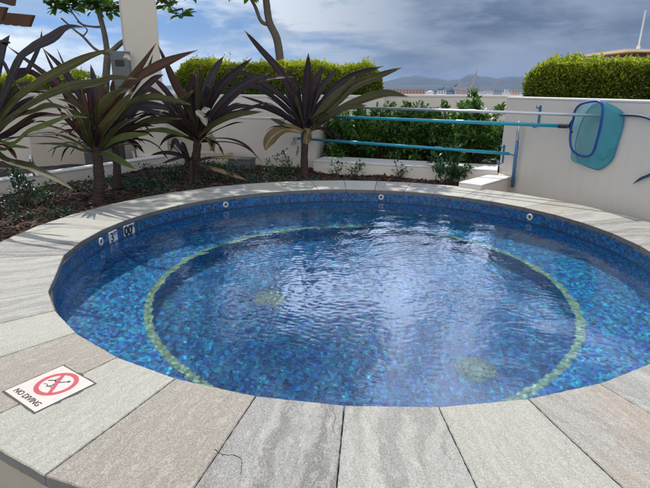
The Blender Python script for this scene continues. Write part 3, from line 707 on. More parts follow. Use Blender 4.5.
def hedge(name, pts, w, z0, z1, n, label, group, yellow_top=.75, leafL=.045, zf=None):
    """clipped hedge along a line, leaves through its outer shell"""
    pts = [Vector((p[0], p[1], 0)) for p in pts]; a, b = pts; t = b-a; Ln = t.length; t.normalize(); s_ = Vector((-t.y, t.x, 0))
    root = empty(name, ((a.x+b.x)/2, (a.y+b.y)/2, z0), label, 'hedge', group)
    u = rng.random(n)*Ln; ww = rng.random(n); zz = rng.random(n)
    face = rng.random(n); dep = np.abs(rng.normal(0, .06, n))
    H_ = z1-z0
    top = face < .42; front = (face >= .42) & (face < .86); endf = face >= .86
    yy = np.where(top, ww*w, np.where(front, dep, ww*w)); z_ = np.where(top, H_-dep, zz*H_)
    ends = rng.random(n) < .5; u = np.where(endf, np.where(ends, dep, Ln-dep), u)
    # rounded shoulders
    e = np.minimum(u, Ln-u); sh = np.clip(1-e/.22, 0, 1)**2*.16; z_ = z_-sh*(z_/H_)
    sh2 = np.clip(1-yy/.16, 0, 1)**2*.10; z_ = z_-np.where(top, sh2, 0); 
    bumpz = lump(u, yy, z_)*.05+lump(u*2.7+3, yy*2.5, z_*2.6)*.025
    yy = yy-np.where(front, bumpz, 0); z_ = z_+np.where(top, bumpz*.8+np.abs(rng.normal(0, .03, n)), 0); u = u+np.where(endf, np.where(ends, -bumpz, bumpz), 0)
    P = np.stack([a.x+t.x*u+s_.x*yy, a.y+t.y*u+s_.y*yy, z0+z_], 1)
    out = np.where(top[:, None], np.array([[0, 0, 1.]]), np.where(front[:, None], np.array([[-s_.x, -s_.y, 0]]), np.where(ends[:, None], np.array([[-t.x, -t.y, 0]]), np.array([[t.x, t.y, 0]]))))
    D = out*.7+rnd_dirs(n)*.8+np.array([[0, 0, .35]]); Nn = rnd_dirs(n)+np.array([[0, 0, .8]])
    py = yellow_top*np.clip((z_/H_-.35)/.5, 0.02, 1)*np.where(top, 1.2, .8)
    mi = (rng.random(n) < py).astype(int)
    g = MB()
    for k in range(int(Ln*26)):
        uu = random.uniform(.08, Ln-.08); y0 = random.uniform(.1, w-.08); p0 = a+t*uu+s_*y0; p0.z = z0-.05
        p1 = p0+Vector((random.gauss(0, .10), random.gauss(0, .08), H_*.55)); p2 = p1+Vector((random.gauss(0, .08), random.gauss(0, .08), H_*.35))
        g.tube([p0, p1, p2], [.009, .006, .003], 5)
    g.build('stems', M['twig'], root)
    ns_ = int(Ln*26); ui = rng.integers(0, n, ns_*9); tp_ = P[top][rng.integers(0, int(top.sum()), ns_)]; P3 = np.repeat(tp_, 7, 0); hh_ = np.tile(np.arange(7)/7, ns_)[:, None]*np.repeat(rng.uniform(.03, .13, ns_), 7)[:, None]; P3 = P3+hh_*(np.array([[0, 0, 1.]])+np.repeat(rng.normal(0, .3, (ns_, 3)), 7, 0))
    D3 = rnd_dirs(len(P3))+np.array([[0, 0, .8]]); P = np.concatenate([P, P3]); D = np.concatenate([D, D3]); Nn = np.concatenate([Nn, rnd_dirs(len(P3))]); mi = np.concatenate([mi, np.ones(len(P3), int)]); n = len(P)
    me = leaves_mesh('foliage', P, D, Nn, rng.uniform(.6, 1.3, n)*leafL, rng.uniform(.4, .6, n)*leafL, mi=mi)
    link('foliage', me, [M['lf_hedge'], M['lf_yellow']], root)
    # dense twiggy interior so no light shows straight through
    nn = int(n*.30); P2 = np.stack([rng.uniform(.06, Ln-.06, nn), rng.uniform(.07, w-.03, nn), rng.uniform(0, H_-.10, nn)], 1)
    P2[:, 2] -= np.clip(1-np.minimum(P2[:, 0], Ln-P2[:, 0])/.22, 0, 1)**2*.16*(P2[:, 2]/H_)
    Pw = np.stack([a.x+t.x*P2[:, 0]+s_.x*P2[:, 1], a.y+t.y*P2[:, 0]+s_.y*P2[:, 1], z0+P2[:, 2]], 1)
    link('inner_foliage', leaves_mesh('inner', Pw, rnd_dirs(nn), rnd_dirs(nn), rng.uniform(.8, 1.5, nn)*leafL*1.4, rng.uniform(.6, .9, nn)*leafL*1.2), [M['lf_hedge']], root)
    return root
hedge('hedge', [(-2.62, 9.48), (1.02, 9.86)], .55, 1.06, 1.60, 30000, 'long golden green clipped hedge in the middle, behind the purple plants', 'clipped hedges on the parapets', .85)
hedge('hedge', [(-6.4, 9.45), (-4.15, 9.45)], .5, 1.02, 1.38, 8000, 'low golden hedge at far left, seen between the dark leaves', 'clipped hedges on the parapets', .85)
ha = Vector(wallp(-.55))+Vector((.953, .304))*.62; hb = Vector(wallp(4.2))+Vector((.953, .304))*.62
ha = Vector((2.86, 7.62)); hb = Vector((5.3, 5.15))
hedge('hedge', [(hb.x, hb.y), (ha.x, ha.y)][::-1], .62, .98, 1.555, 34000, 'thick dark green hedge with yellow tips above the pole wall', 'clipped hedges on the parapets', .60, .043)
g = MB()  # soil trough the hedges stand in
for pts in ([(-7.8, 9.2), (-1.6, 9.37), (1.05, 9.77), (1.05, 11.2), (-7.8, 11.2)],): g.prism(pts, -.5, 1.03)
struct(g.build('planter_block', M['soil']))
g = MB(); q0, q1 = Vector(wallp(-.1)), Vector(wallp(4.5)); n__ = Vector((.953, .304)); g.prism([tuple(q0+n__*.225), tuple(q1+n__*.225), tuple(q1+n__*2.8), tuple(q0+n__*2.8)], -.5, 1.0)
struct(g.build('planter_block', M['soil']))

def shrub(loc, rad, h, n, label, group='leafy shrubs behind the kerb', leafL=.085, mat='lf_shrub', z=None, name='shrub'):
    root = empty(name, loc, label, 'shrub', group); c0 = Vector(loc)
    tips = []; g = MB()
    for k in range(max(7, int(n/70))):
        a = random.uniform(0, 2*PI); r = math.sqrt(random.random())*rad; hh = h*random.uniform(.10, 1)*(1-.35*(r/rad)**2)
        p0 = c0+Vector((random.gauss(0, rad*.12), random.gauss(0, rad*.12), 0)); p2 = c0+Vector((math.cos(a)*r, math.sin(a)*r, hh)); p1 = (p0+p2)/2+Vector((random.gauss(0, .04), random.gauss(0, .04), .05))
        g.tube([p0, p1, p2], [.010, .007, .004] if rad > .25 else [.006, .004, .002], 5); tips += [(p1.lerp(p2, f_), (p2-p1).normalized()) for f_ in (.15, .4, .65, .85, 1, 1, 1)]
    g.build('stems', M['twig'], root)
    ids = rng.integers(0, len(tips), n); P = np.array([tips[i][0] for i in ids])+rng.normal(0, .035, (n, 3)); T = np.array([tips[i][1] for i in ids])
    D = T*.5+rnd_dirs(n)*.9+np.array([[0, 0, .3]]); Nn = rnd_dirs(n)*.6+np.array([[0, 0, 1.]])
    link('foliage', leaves_mesh('foliage', P, D, Nn, rng.uniform(.6, 1.2, n)*leafL, rng.uniform(.38, .5, n)*leafL, .18), M[mat], root)
    return root
labs = ['glossy green shrub at the left end behind the kerb, beside the planter wall', 'glossy green shrub second from left behind the kerb', 'bushy green shrub in the middle behind the kerb',
        'bushy green shrub second from right behind the kerb', 'tall leafy shrub at right end behind the kerb, touching the pole wall']
for (x, y, r, h), lb in zip([(.42, 8.80, .50, .86), (.98, 8.80, .54, .97), (1.52, 8.65, .54, .98), (2.02, 8.5, .54, 1.04), (2.36, 8.2, .46, 1.14)], labs):
    shrub((x, y, .02), r, h, 4200, lb, leafL=.095)
shrub((1.55, 9.5, .1), .55, .85, 1500, 'dark back shrub against the far parapet, left one', 'back shrubs by the parapet'); shrub((2.6, 9.5, .1), .6, .88, 1500, 'dark back shrub against the far parapet, right one', 'back shrubs by the parapet')
g = MB(); g.prism([(.02, 8.52), (2.55, 7.66), (2.62, 7.4), (3.0, 10.05), (.1, 10.0)], -.4, .06); struct(g.build('shrub_bed', M['soil']))

# small plants in the mulch
def small(u, v, hpx, lab, spread=.09, n=40, leafL=.05, mat='lf_small'):
    q = ray(u, v); t = (-.07-EYE)/q.z; x, y = q.x*t, q.y*t; h = hpx*1.35/532*y; n = int(n*1.5)
    return shrub((x, y, float(bedz(x, y))-.005), spread, h, n, lab, 'young plants in the mulch bed', leafL, mat, name='young_plant')
small(335, 177, 17, 'young leafy plant just right of the rightmost purple plant', .10, 60)
small(355, 178, 17, 'young leafy plant, second to the right of the rightmost purple plant', .15, 90)
small(399, 178, 19, 'slim young plant alone in front of the kerb', .09, 55)
small(446, 181, 32, 'large spreading young plant beside the kerb stub', .30, 420, .085)
small(284, 177, 20, 'young leafy plant just left of the rightmost purple stem', .15, 110, .055)
small(268, 180, 16, 'young plant in front of the grey utility box', .14, 90)
small(228, 184, 18, 'dark young plant right of the middle purple plant', .15, 110, .05, 'lf_teal')
small(165, 187, 17, 'bluish young plant left of the middle purple plant', .16, 130, .05, 'lf_teal')
small(150, 192, 14, 'bluish low plant between the two purple stems', .15, 100, .05, 'lf_teal')
small(132, 196, 12, 'bluish low plant nearest the second purple stem', .13, 80, .05, 'lf_teal')
small(22, 214, 40, 'tall dark young plant at far left by the kerb', .14, 150, .06, 'lf_teal')
small(46, 205, 16, 'pale low plant at far left between kerb and mulch', .13, 80, .05, 'lf_small')
small(208, 178, 14, 'dark low plant by the beige kerb block', .15, 100, .05, 'lf_teal')

# low ground cover creeping between the stems
Pg = []; 
while len(Pg) < 95:
    x = random.uniform(-4.2, .1); y = random.uniform(4.2, 8.7); d = math.hypot(x-CX, y-CY)
    if d < RO+.12 or y > wall_line(x)-.12 or math.sin(x*2.3+1)*math.sin(y*3.1)+random.random()*1.2 < .35: continue
    Pg.append((x, y, float(bedz(x, y))))
Pg = np.array(Pg); cen_ = np.repeat(Pg, 26, 0); nG = len(cen_); sp_ = rng.normal(0, 1, (nG, 3))*np.array([[.075, .075, .0]])
P_ = cen_+sp_; P_[:, 2] += np.abs(rng.normal(0, .035, nG))+.01
tag(link('ground_cover', leaves_mesh('gc', P_, rnd_dirs(nG)+np.array([[0, 0, .7]]), rnd_dirs(nG)+np.array([[0, 0, 1.]]), rng.uniform(.03, .055, nG), rng.uniform(.014, .024, nG)), M['lf_teal']), 'low bluish green ground cover between the plant stems', 'ground cover', kind='stuff')

# cordylines
def strap(mb, P, w, uvs, twist=0, nseg=18, wav=.05, droop=0):
    C_ = catmull(P, nseg); N_ = len(C_); b = len(mb.v); up = Vector((0, 0, 1)); ph = random.random()*6; fr = random.uniform(8, 14)
    rows_ = []; tw = random.uniform(-.9, .9)*(1 if mb.hz else .55)+twist
    for i, p_ in enumerate(C_):
        f_ = i/(N_-1); t = (C_[min(i+1, N_-1)]-C_[max(i-1, 0)]).normalized()
        view = (Vector((0, 0, EYE))-p_).normalized()
        s_ = t.cross(up if abs(t.z) < .8 else Vector((0, -1, .3))).normalized() if mb.hz else t.cross(view*.75+up*.45).normalized(); nn = s_.cross(t).normalized()
        s_, nn = s_*math.cos(tw*(.4+.6*f_))+nn*math.sin(tw*(.4+.6*f_)), nn*math.cos(tw*(.4+.6*f_))-s_*math.sin(tw*(.4+.6*f_))
        prof = (.34+.66*math.sin(min(1, f_/.55)*PI/2)) if f_ < .55 else max(.0, math.cos((f_-.55)/.45*PI/2))**.8
        hw = w*.5*prof+.0006
        wv = math.sin(fr*f_+ph)*w*wav*3*prof
        for k, (c_, d_) in enumerate(((-1, .42), (-.5, .14), (0, -.06), (.5, .14), (1, .42))):
            rows_.append(p_+s_*hw*c_+nn*(hw*d_*(1.3-f_*.8)+wv*c_*.5)); uvs.append(((c_+1)/2, f_))
    mb.v += [tuple(v_) for v_ in rows_]
    for i in range(N_-1):
        for k in range(4): mb.f.append((b+i*5+k, b+i*5+k+1, b+(i+1)*5+k+1, b+(i+1)*5+k)); mb.m.append(mb.cur)
KM = ['strap_dark', 'strap_red', 'strap_olive', 'strap_green', 'strap_grey']
def cordyline(base_px, crown_px, Yd, stem_r, tr, lab, extra=0, dead=(), name='cordyline', scale=1):
    bp = atY(*base_px, Yd); q = ray(*base_px); t = (-.08-EYE)/q.z; bp = Vector((q.x*t, q.y*t, -.09)); Yd = bp.y
    cr = atY(*crown_px, Yd)
    root = empty(name, bp, lab, 'plant', 'purple strap leaved plants in the mulch bed')
    g = MB(); st = catmull([bp, bp.lerp(cr, .5)+Vector((random.uniform(-.02, .02), 0, 0)), cr, cr+Vector((0, 0, .10))], 80)
    g.tube(st, [stem_r*.88*(1.2-.35*i/80+(.14 if i % 4 == 0 else .02)*random.uniform(.4, 1)+.05*math.sin(i*.4)) for i in range(81)], 14); g.build('stem', M['bark_d'], root, smooth=True)
    mb = MB(); uvs = []
    for L_ in tr:
        pts, w, mi, dy = L_[:4]
        P = [cr+Vector((0, 0, .02))+(Vector((0, 0, 0)))]; n_ = len(pts)
        P[0] = cr+Vector((random.uniform(-1, 1)*stem_r*.6, random.uniform(-1, 1)*stem_r*.6, random.uniform(-.02, .08)))
        for i, (u, v) in enumerate(pts): P.append(atY(u, v, Yd+dy*((i+1)/n_)**1.1))
        mb.cur = mi; mb.hz = False; strap(mb, P, w*.80/508*Yd, uvs)
    # leaves the photograph shows only as the tangle in the crown
    for k in range(int(extra*5+4)):
        a = random.uniform(0, 2*PI); el = random.uniform(.0, 1.3); L1 = random.uniform(.5, 1.0)*scale
        d_ = Vector((math.cos(a)*math.cos(el), math.sin(a)*math.cos(el)*1.0, math.sin(el)))
        if d_.y < -.2: d_.y *= .5
        p0 = cr+Vector((0, 0, random.uniform(0, .08))); p1 = p0+d_*L1*.5; dr_ = random.uniform(.3, 1.5); p2 = p0+d_*L1*.8+Vector((0, 0, -.07*dr_*math.cos(el))); p3 = p0+d_*L1+Vector((0, 0, -.20*dr_*math.cos(el)))
        mb.hz = True; mb.cur = random.choice([0, 0, 0, 0, 0, 1, 1, 2, 4]); strap(mb, [p0, p1, p2, p3], random.uniform(.04, .066), uvs)
    me = mb.mesh('foliage'); uv = me.uv_layers.new(name='UVMap')
    vi = np.zeros(len(me.loops), dtype=np.int32); me.loops.foreach_get('vertex_index', vi); uv.data.foreach_set('uv', np.array(uvs)[vi].ravel().astype(np.float32))
    link('foliage', me, [M[k] for k in KM], root, smooth=True)
    for pts, w, mat, dy in dead:
        mb = MB(); mb.cur = 0; mb.hz = False; uvs = []; strap(mb, [atY(u, v, Yd+dy) for u, v in pts], w/508*Yd, uvs, wav=.09)
        me = mb.mesh('dead_leaf'); uv = me.uv_layers.new(name='UVMap'); vi = np.zeros(len(me.loops), dtype=np.int32); me.loops.foreach_get('vertex_index', vi); uv.data.foreach_set('uv', np.array(uvs)[vi].ravel().astype(np.float32))
        link('dead_leaf', me, M[mat], root, smooth=True)
    return root
def zz(o, s, L): return [(o[0]+x/s, o[1]+y/s) for x, y in L]
z4 = lambda *L: zz((220, 20), 3.42, L); z3 = lambda *L: zz((130, 40), 3.611, L)
za = lambda *L: zz((60, 40), 4.643, L); zb = lambda *L: zz((0, 30), 4.643, L); zc = lambda *L: zz((0, 100), 4.643, L)
cordyline((304, 178), (304, 134), 7.4, .055, [
    (z4((245, 275), (200, 185), (130, 105), (72, 38)), 9, 0, .15), (z4((288, 290), (290, 210), (293, 112)), 12.5, 0, -.1),
    (z4((312, 260), (328, 200), (342, 152)), 8, 0, .2), (z4((320, 270), (350, 215), (398, 158)), 8, 4, .3),
    (z4((350, 270), (410, 210), (470, 180), (552, 154)), 8, 0, .3), (z4((360, 290), (420, 235), (455, 190)), 12, 2, .1),
    (z4((390, 285), (450, 225), (530, 190), (615, 158)), 10, 2, .0), (z4((360, 330), (420, 300), (498, 290)), 10, 2, -.2),
    (z4((390, 315), (470, 275), (560, 248), (638, 258)), 10.5, 2, -.1), (z4((230, 290), (160, 235), (80, 190), (0, 165)), 8.5, 0, .1),
    (z4((220, 305), (160, 260), (110, 235), (50, 235)), 8, 4, .3), (z4((215, 335), (150, 305), (60, 298)), 8, 0, .2),
    (z4((225, 365), (195, 352), (162, 338)), 6, 2, -.2), (z4((240, 270), (215, 210), (185, 150)), 8, 0, .4), (z4((262, 280), (250, 220), (215, 165)), 9, 0, .4),
    (z4((200, 320), (140, 290), (60, 262)), 7, 4, .35), (z4((330, 300), (375, 260), (430, 232)), 9, 0, .3), (z4((300, 250), (308, 215), (315, 180)), 10, 1, .2)],
    'purple leaved spiky plant with a tan dried leaf, rightmost of its row', 5,
    [(z4((278, 385), (225, 374), (185, 392), (160, 420), (150, 450)), 12, 'dead', -.12), (z4((298, 372), (292, 395), (290, 428)), 12, 'dead', -.09), (z4((262, 430), (262, 448), (256, 470)), 2.5, 'dead', -.08)], scale=.9)
cordyline((195, 184), (196, 146), 7.0, .062, [
    (z3((245, 280), (270, 190), (295, 120), (330, 62)), 12, 4, .1), (z3((238, 260), (245, 180), (247, 95)), 7, 0, .2), (z3((215, 280), (212, 200), (224, 113)), 12, 0, -.1),
    (z3((280, 240), (340, 150), (433, 68)), 10, 0, .3), (z3((190, 240), (140, 140), (90, 25)), 11, 1, -.2), (z3((310, 250), (400, 165), (500, 120)), 10, 4, .2),
    (z3((320, 260), (420, 170), (500, 142), (585, 135)), 9, 0, -.2), (z3((320, 290), (400, 262), (490, 225)), 8, 0, .1), (z3((300, 310), (380, 275), (475, 262)), 8, 2, -.2),
    (z3((170, 310), (80, 305), (0, 322)), 8, 2, -.1), (z3((160, 345), (80, 335), (0, 352)), 6, 3, -.2), (z3((165, 270), (100, 210), (40, 165)), 8, 0, .3), (z3((200, 300), (150, 230), (100, 170), (65, 140)), 9, 0, .4),
    (z3((190, 330), (120, 280), (20, 260)), 8, 0, .2), (z3((200, 240), (150, 240), (225, 185)), 7, 2, -.2), (z3((260, 320), (300, 290), (350, 262)), 8, 0, .3),
    (z3((130, 250), (170, 240), (222, 190)), 9, 2, -.1), (z3((290, 300), (360, 250), (440, 240)), 8, 4, .35), (z3((225, 250), (222, 180), (232, 130)), 10, 1, .1), (z3((270, 230), (330, 160), (390, 135)), 11, 0, .4)],
    'purple leaved spiky plant with a bleached leaf, middle of its row', 6,
    [(z3((232, 262), (243, 275), (258, 290), (270, 318)), 8, 'dead_white', -.25), (z3((283, 256), (264, 262), (256, 270)), 6, 'dead_white', -.25), (z3((245, 385), (262, 362), (296, 358), (298, 392), (300, 410)), 2.4, 'dead', -.1),
     (z3((240, 440), (300, 432), (360, 430), (385, 440)), 3, 'dead', -.1), (z3((250, 460), (330, 480), (420, 510)), 4.5, 'dead', -.15)])
# the second plant's low side shoots
cordyline((190, 186), (190, 170), 7.0, .03, [(z3((180, 425), (120, 415), (68, 425)), 5, 0, 0), (z3((190, 430), (150, 440), (110, 455)), 4, 4, -.1), (z3((170, 390), (155, 370), (142, 410)), 6, 4, 0), (z3((250, 440), (300, 430), (350, 428)), 4, 0, .1), (z3((240, 450), (280, 470), (300, 480)), 4, 1, -.1)],
    'low dark side shoot at the foot of the middle purple plant', 0, scale=.5)
cordyline((97, 208), (96, 158), 5.6, .06, [
    (za((150, 400), (200, 320), (260, 262), (322, 240)), 14, 2, -.3), (za((210, 330), (300, 230), (370, 130), (436, 22)), 11, 1, .0), (za((230, 330), (330, 210), (440, 140), (530, 95), (628, 55)), 13, 1, -.1),
    (za((120, 340), (60, 240), (0, 150), (-90, 60)), 8, 0, .2), (za((140, 330), (150, 230), (130, 128)), 9.5, 4, .2), (za((110, 380), (60, 320), (-30, 290)), 10, 2, -.3),
    (zb((400, 460), (330, 380), (270, 270), (180, 90)), 6, 0, .2), (zb((410, 430), (370, 330), (310, 260), (240, 150)), 6.5, 0, .4), (zb((400, 420), (300, 310), (180, 210), (20, 95)), 7.5, 1, .1),
    (zb((420, 440), (360, 300), (300, 210), (250, 100)), 5, 4, .4), (zc((350, 215), (270, 185), (185, 180)), 4.5, 2, -.1), (zc((370, 250), (290, 225), (135, 222)), 4.5, 3, -.2),
    (zc((490, 200), (560, 130), (645, 90)), 8.5, 2, -.2), (zc((510, 210), (590, 180), (690, 170)), 8, 3, -.3), (zc((500, 270), (560, 300), (628, 335)), 8, 3, -.35),
    (zc((400, 190), (370, 110), (290, 40)), 9, 2, -.2), (zc((460, 170), (540, 60), (610, -30)), 11, 2, -.3), (za((170, 330), (180, 260), (190, 200)), 10, 1, .2), (zc((420, 190), (400, 100), (380, 20)), 9, 1, .2),
    (zc((480, 220), (560, 150), (640, 40)), 8, 4, .3), (zc((470, 200), (500, 80), (540, -40)), 8, 0, .3), (za((300, 330), (400, 280), (520, 290), (600, 310)), 8, 2, .1), (za((280, 380), (360, 330), (480, 360)), 7, 4, .2),
    (za((330, 250), (395, 150), (420, 75)), 4, 0, .2)],
    'large maroon and olive spiky plant, second from left in the bed', 7,
    [(za((282, 95), (300, 90), (316, 108)), 4, 'dead_white', -.1)])  # pale leaf shape stands in for the white floodlight on the control box
cordyline((116, 193), (113, 146), 6.6, .05, [(za((300, 380), (380, 300), (440, 240)), 8, 4, .2), (za((320, 430), (420, 380), (560, 375)), 7, 2, .2), (za((330, 300), (420, 200), (470, 170)), 8, 0, .2), (za((260, 300), (330, 200), (380, 190)), 8, 0, .3), (za((380, 260), (470, 290), (540, 360)), 8, 0, .1), (za((350, 330), (450, 320), (500, 340)), 9, 4, 0)],
    'dark spiky plant half hidden behind the large maroon one', 9, scale=.8)
cordyline((-4, 226), (-14, 152), 4.8, .055, [
    (zb((60, 200), (130, 115), (230, 60), (300, 8), (382, 4)), 13, 4, -.1), (zb((0, 120), (12, 85), (32, 44)), 10, 4, 0), (zb((50, 360), (150, 280), (220, 235), (320, 180), (410, 135), (525, 98)), 11, 2, -.2),
    (zb((60, 420), (200, 330), (330, 280), (430, 265), (510, 236), (632, 240)), 11, 2, -.4), (zb((20, 340), (100, 275), (170, 292), (252, 302)), 9, 2, .1), (zb((30, 280), (110, 215), (170, 90), (180, 20)), 5, 4, .3),
    (zc((50, 110), (140, 80), (220, 50), (335, 62)), 13, 2, -.3), (zc((60, 150), (160, 95), (250, 92), (322, 86)), 8, 1, -.2), (zc((50, 230), (130, 170), (210, 140), (310, 100), (405, 98)), 12, 3, -.5),
    (zc((10, 255), (60, 240), (132, 244)), 9, 3, -.4), (zc((20, 300), (120, 330), (250, 385), (335, 432)), 11, 2, -.2), (zb((0, 320), (90, 210), (200, 250), (280, 290)), 7, 0, .3), (zc((30, 180), (90, 140), (160, 110)), 9, 4, 0), (zb((-20, 180), (40, 240), (90, 300)), 4, 4, -.1),
    (zc((10, 60), (70, -10), (130, -60)), 12, 0, .2), (zc((20, 110), (90, 50), (150, 0)), 12, 0, .3)],
    'olive and slate spiky plant at the left edge with long arching leaves', 4)

# trees
def tree(name, base, limbs, tips, lab, nl=14, leafL=.20, trunk_r=.09):
    root = empty(name, base, lab, 'tree'); g = MB()
    for pts, r0, r1 in limbs:
        C_ = catmull(pts, max(10, len(pts)*5)); g.tube(C_, [r0+(r1-r0)*i/(len(C_)-1)+random.uniform(-.002, .002) for i in range(len(C_))], 10)
    g.build('trunk', M['bark'], root, smooth=True)
    P = []; D = []; L = []; g = MB()
    for tp, fr_ in tips:
        tp = Vector(tp); fr_ = Vector(fr_); mid_ = (tp+fr_)/2+Vector((random.gauss(0, .05),)*3); g.tube([fr_, mid_, tp], [.022, .016, .010], 6)
        for k in range(nl):
            a = random.uniform(0, 2*PI); e = random.uniform(-.5, .7); d_ = Vector((math.cos(a)*math.cos(e), math.sin(a)*math.cos(e), math.sin(e)-.15)); P.append(tp-(tp-fr_).normalized()*random.uniform(0, .16)); D.append(d_); L.append(leafL*random.uniform(.65, 1.15))
    g.build('branches', M['twig'], root, smooth=True)
    P = np.array(P); D = np.array(D); L = np.array(L); n = len(P)
    P = P+D*.03
    link('crown', leaves_mesh('crown', P, D, rnd_dirs(n)*.6+np.array([[0, -.4, 1.]]), L, L*.42, .12), M['lf_tree'], root)
    return root
YT = 10.3
T = lambda u, v, dy=0: atY(u, v, YT+dy)
fork = T(105, 58)
b0 = T(103, 92); base = Vector((b0.x, YT, 1.0))
limbs = [([base, b0, fork], .085, .065), ([fork, T(101, 35), T(94, 10), T(88, -20), T(80, -60)], .055, .03), ([fork, T(118, 46), T(128, 38), T(146, 10), T(160, -30)], .05, .03),
         ([fork, T(92, 52), T(80, 40), T(72, 34), T(58, 22)], .030, .014), ([T(99, 30), T(90, 30), T(78, 27), T(66, 12)], .022, .012), ([T(96, 18), T(106, 0), T(118, -25)], .03, .02), ([T(80, 40), T(84, 33), T(74, 25)], .014, .008)]
tips = []
srcs = [T(94, 10), T(88, -20), T(80, -60), T(146, 10), T(160, -30), T(118, -25), T(66, 12)]
for u, v, dy in [(48, 12, 0), (56, 2, .1), (42, -6, 0), (66, -5, .2), (78, 2, -.2), (90, -8, 0), (104, -4, .3), (116, 8, 0), (126, -6, .2), (62, -25, 0), (82, -30, .3), (104, -28, -.2), (156, 4, 0), (168, 8, .1), (176, -4, 0), (188, -2, -.1), (152, -16, .2),
                 (88, 14, .1), (98, 8, -.1), (72, 10, 0), (110, 14, .2)]:
    p_ = T(u, v, dy); tips.append((p_, min(srcs, key=lambda s_: (s_-p_).length).lerp(p_, .35)))
for k in range(150):
    u = random.uniform(-40, 235); v = -70-random.uniform(0, 290)*(1-abs(u-105)/260); p_ = T(u, v, random.uniform(-1.0, 1.0)); s_ = random.choice([T(80, -60), T(160, -30), T(118, -25), T(100, -90)]); tips.append((p_, s_.lerp(p_, .15)))
for k in range(44):
    u, v = (random.uniform(28, 112), random.uniform(-22, 20)) if k % 3 else (random.uniform(150, 192), random.uniform(-22, 20))
    if 40 < u < 110 and v > 12: v -= 8
    p_ = T(u, v, random.uniform(-.5, .5)); tips.append((p_, min(srcs, key=lambda s_: (s_-p_).length).lerp(p_, .6)))
tree('frangipani_tree', base, limbs, tips, 'leafy branching tree at left behind the cream pillar', 11, .24)
YT = 10.4
b0 = T(278, 66); base = Vector((b0.x+.03, YT, 1.0))
limbs = [([base, b0, T(274, 40), T(266, 22), T(262, -3), T(256, -40)], .085, .06), ([T(267, 26), T(258, 22), T(252, 8), T(244, -8), T(232, -40)], .038, .028), ([T(262, -10), T(275, -45), T(290, -90)], .05, .03)]
tips = []
for u, v, dy in [(230, -4, 0), (240, -7, .1), (252, -12, 0), (247, -2, -.1)]: tips.append((T(u, v, dy), T(240, -14)))
for k in range(165):
    u = random.uniform(170, 400); v = -random.uniform(25, 350)*(1-abs(u-285)/170)-14; p_ = T(u, v, random.uniform(-1.0, 1.0)); s_ = random.choice([T(256, -40), T(232, -40), T(290, -90), T(262, -80)]); tips.append((p_, s_.lerp(p_, .15)))
tree('frangipani_tree', base, limbs, tips, 'bare leaning tree trunk rising behind the golden hedge', 14, .25)

# ------------------------------------------------------------------ far: city, port, mountains, sea
GZ = -30
Nn = NT('city_ground'); v = Nn.obj(); c = Nn.mix(Nn.noise(v, .004, 6), (.10, .12, .13), (.20, .20, .19)); M['city'] = Nn.surf(Nn.pbr(c, .9))
g = MB(); n = 72; g.add([(22000*math.cos(2*PI*k/n), 22000*math.sin(2*PI*k/n), GZ) for k in range(n)], [tuple(range(n))]); struct(g.build('ground', M['city']))
g = MB(); g.box((0, 3.5, (GZ-1.3)/2-.001), (19.8, 15.8, -GZ-1.3)); tag(g.build('terrace_building', M['wall_beige']), 'building under the terrace, carrying the spa and the planters', 'building')
M['mount'] = m_plain('mountain_forest', (.035, .05, .05), .95, .4, .0015, .3, 0, .01)
def ridge(name, Y, prof, dep):
    vs = []; fs = []; n = 160; m = 14; us = np.linspace(prof[0][0], prof[-1][0], n)
    hs = np.interp(us, [p_[0] for p_ in prof], [p_[1] for p_ in prof])
    hs = hs+np.cumsum(rng.normal(0, .12, n))*.12+rng.normal(0, .15, n)
    for i, u in enumerate(us):
        top = atY(u, 90-hs[i]-.0072*(u-325), Y); H_ = max(top.z-GZ, 5); x = top.x
        for j in range(m):
            f_ = j/(m-1); w_ = math.sin(min(f_/.6, 1)*PI/2) if f_ < .6 else math.cos((f_-.6)/.4*PI/2)
            rough = (math.sin(i*.9+j*2)+math.sin(i*.37-j*1.3))*.035*(1-abs(f_-.6))
            vs.append((x*(1+(f_-.6)*dep/Y), Y+(f_-.6)*dep, GZ-2+H_*max(0, w_+rough*(1 if f_ < .58 else 0))))
    for i in range(n-1):
        for j in range(m-1): fs.append((i*m+j, (i+1)*m+j, (i+1)*m+j+1, i*m+j+1))
    me = bpy.data.meshes.new(name); me.from_pydata(vs, [], fs); me.update(); return struct(link(name, me, M['mount'], smooth=True))
ridge('mountains', 11000, [(330, 1), (370, 6), (395, 12), (412, 15), (430, 13), (445, 10), (457, 12), (468, 17), (480, 14), (495, 13), (510, 15), (530, 13), (560, 16), (600, 14), (650, 18), (720, 14)], 3000)
ridge('hills', 8000, [(-60, 2), (40, 4), (130, 3), (260, 4), (360, 5), (420, 6), (470, 5), (520, 7), (600, 9), (700, 8)], 1800)
M['b_pink'] = m_plain('pink_render', (.50, .28, .24), .8, .1); M['b_white'] = m_plain('white_render', (.68, .68, .66), .8, .1); M['b_grey'] = m_plain('grey_render', (.33, .36, .40), .8, .1); M['b_tan'] = m_plain('tan_render', (.55, .40, .28), .7, .1)
M['b_sand'] = m_plain('sand_render', (.82, .64, .46), .7, .06); M['glass'] = m_plain('dark_window', (.05, .07, .09), .2, .1); M['steel'] = m_plain('crane_steel', (.42, .36, .36), .6, .15); M['steel_b'] = m_plain('crane_steel_blue', (.06, .12, .22), .6, .15)
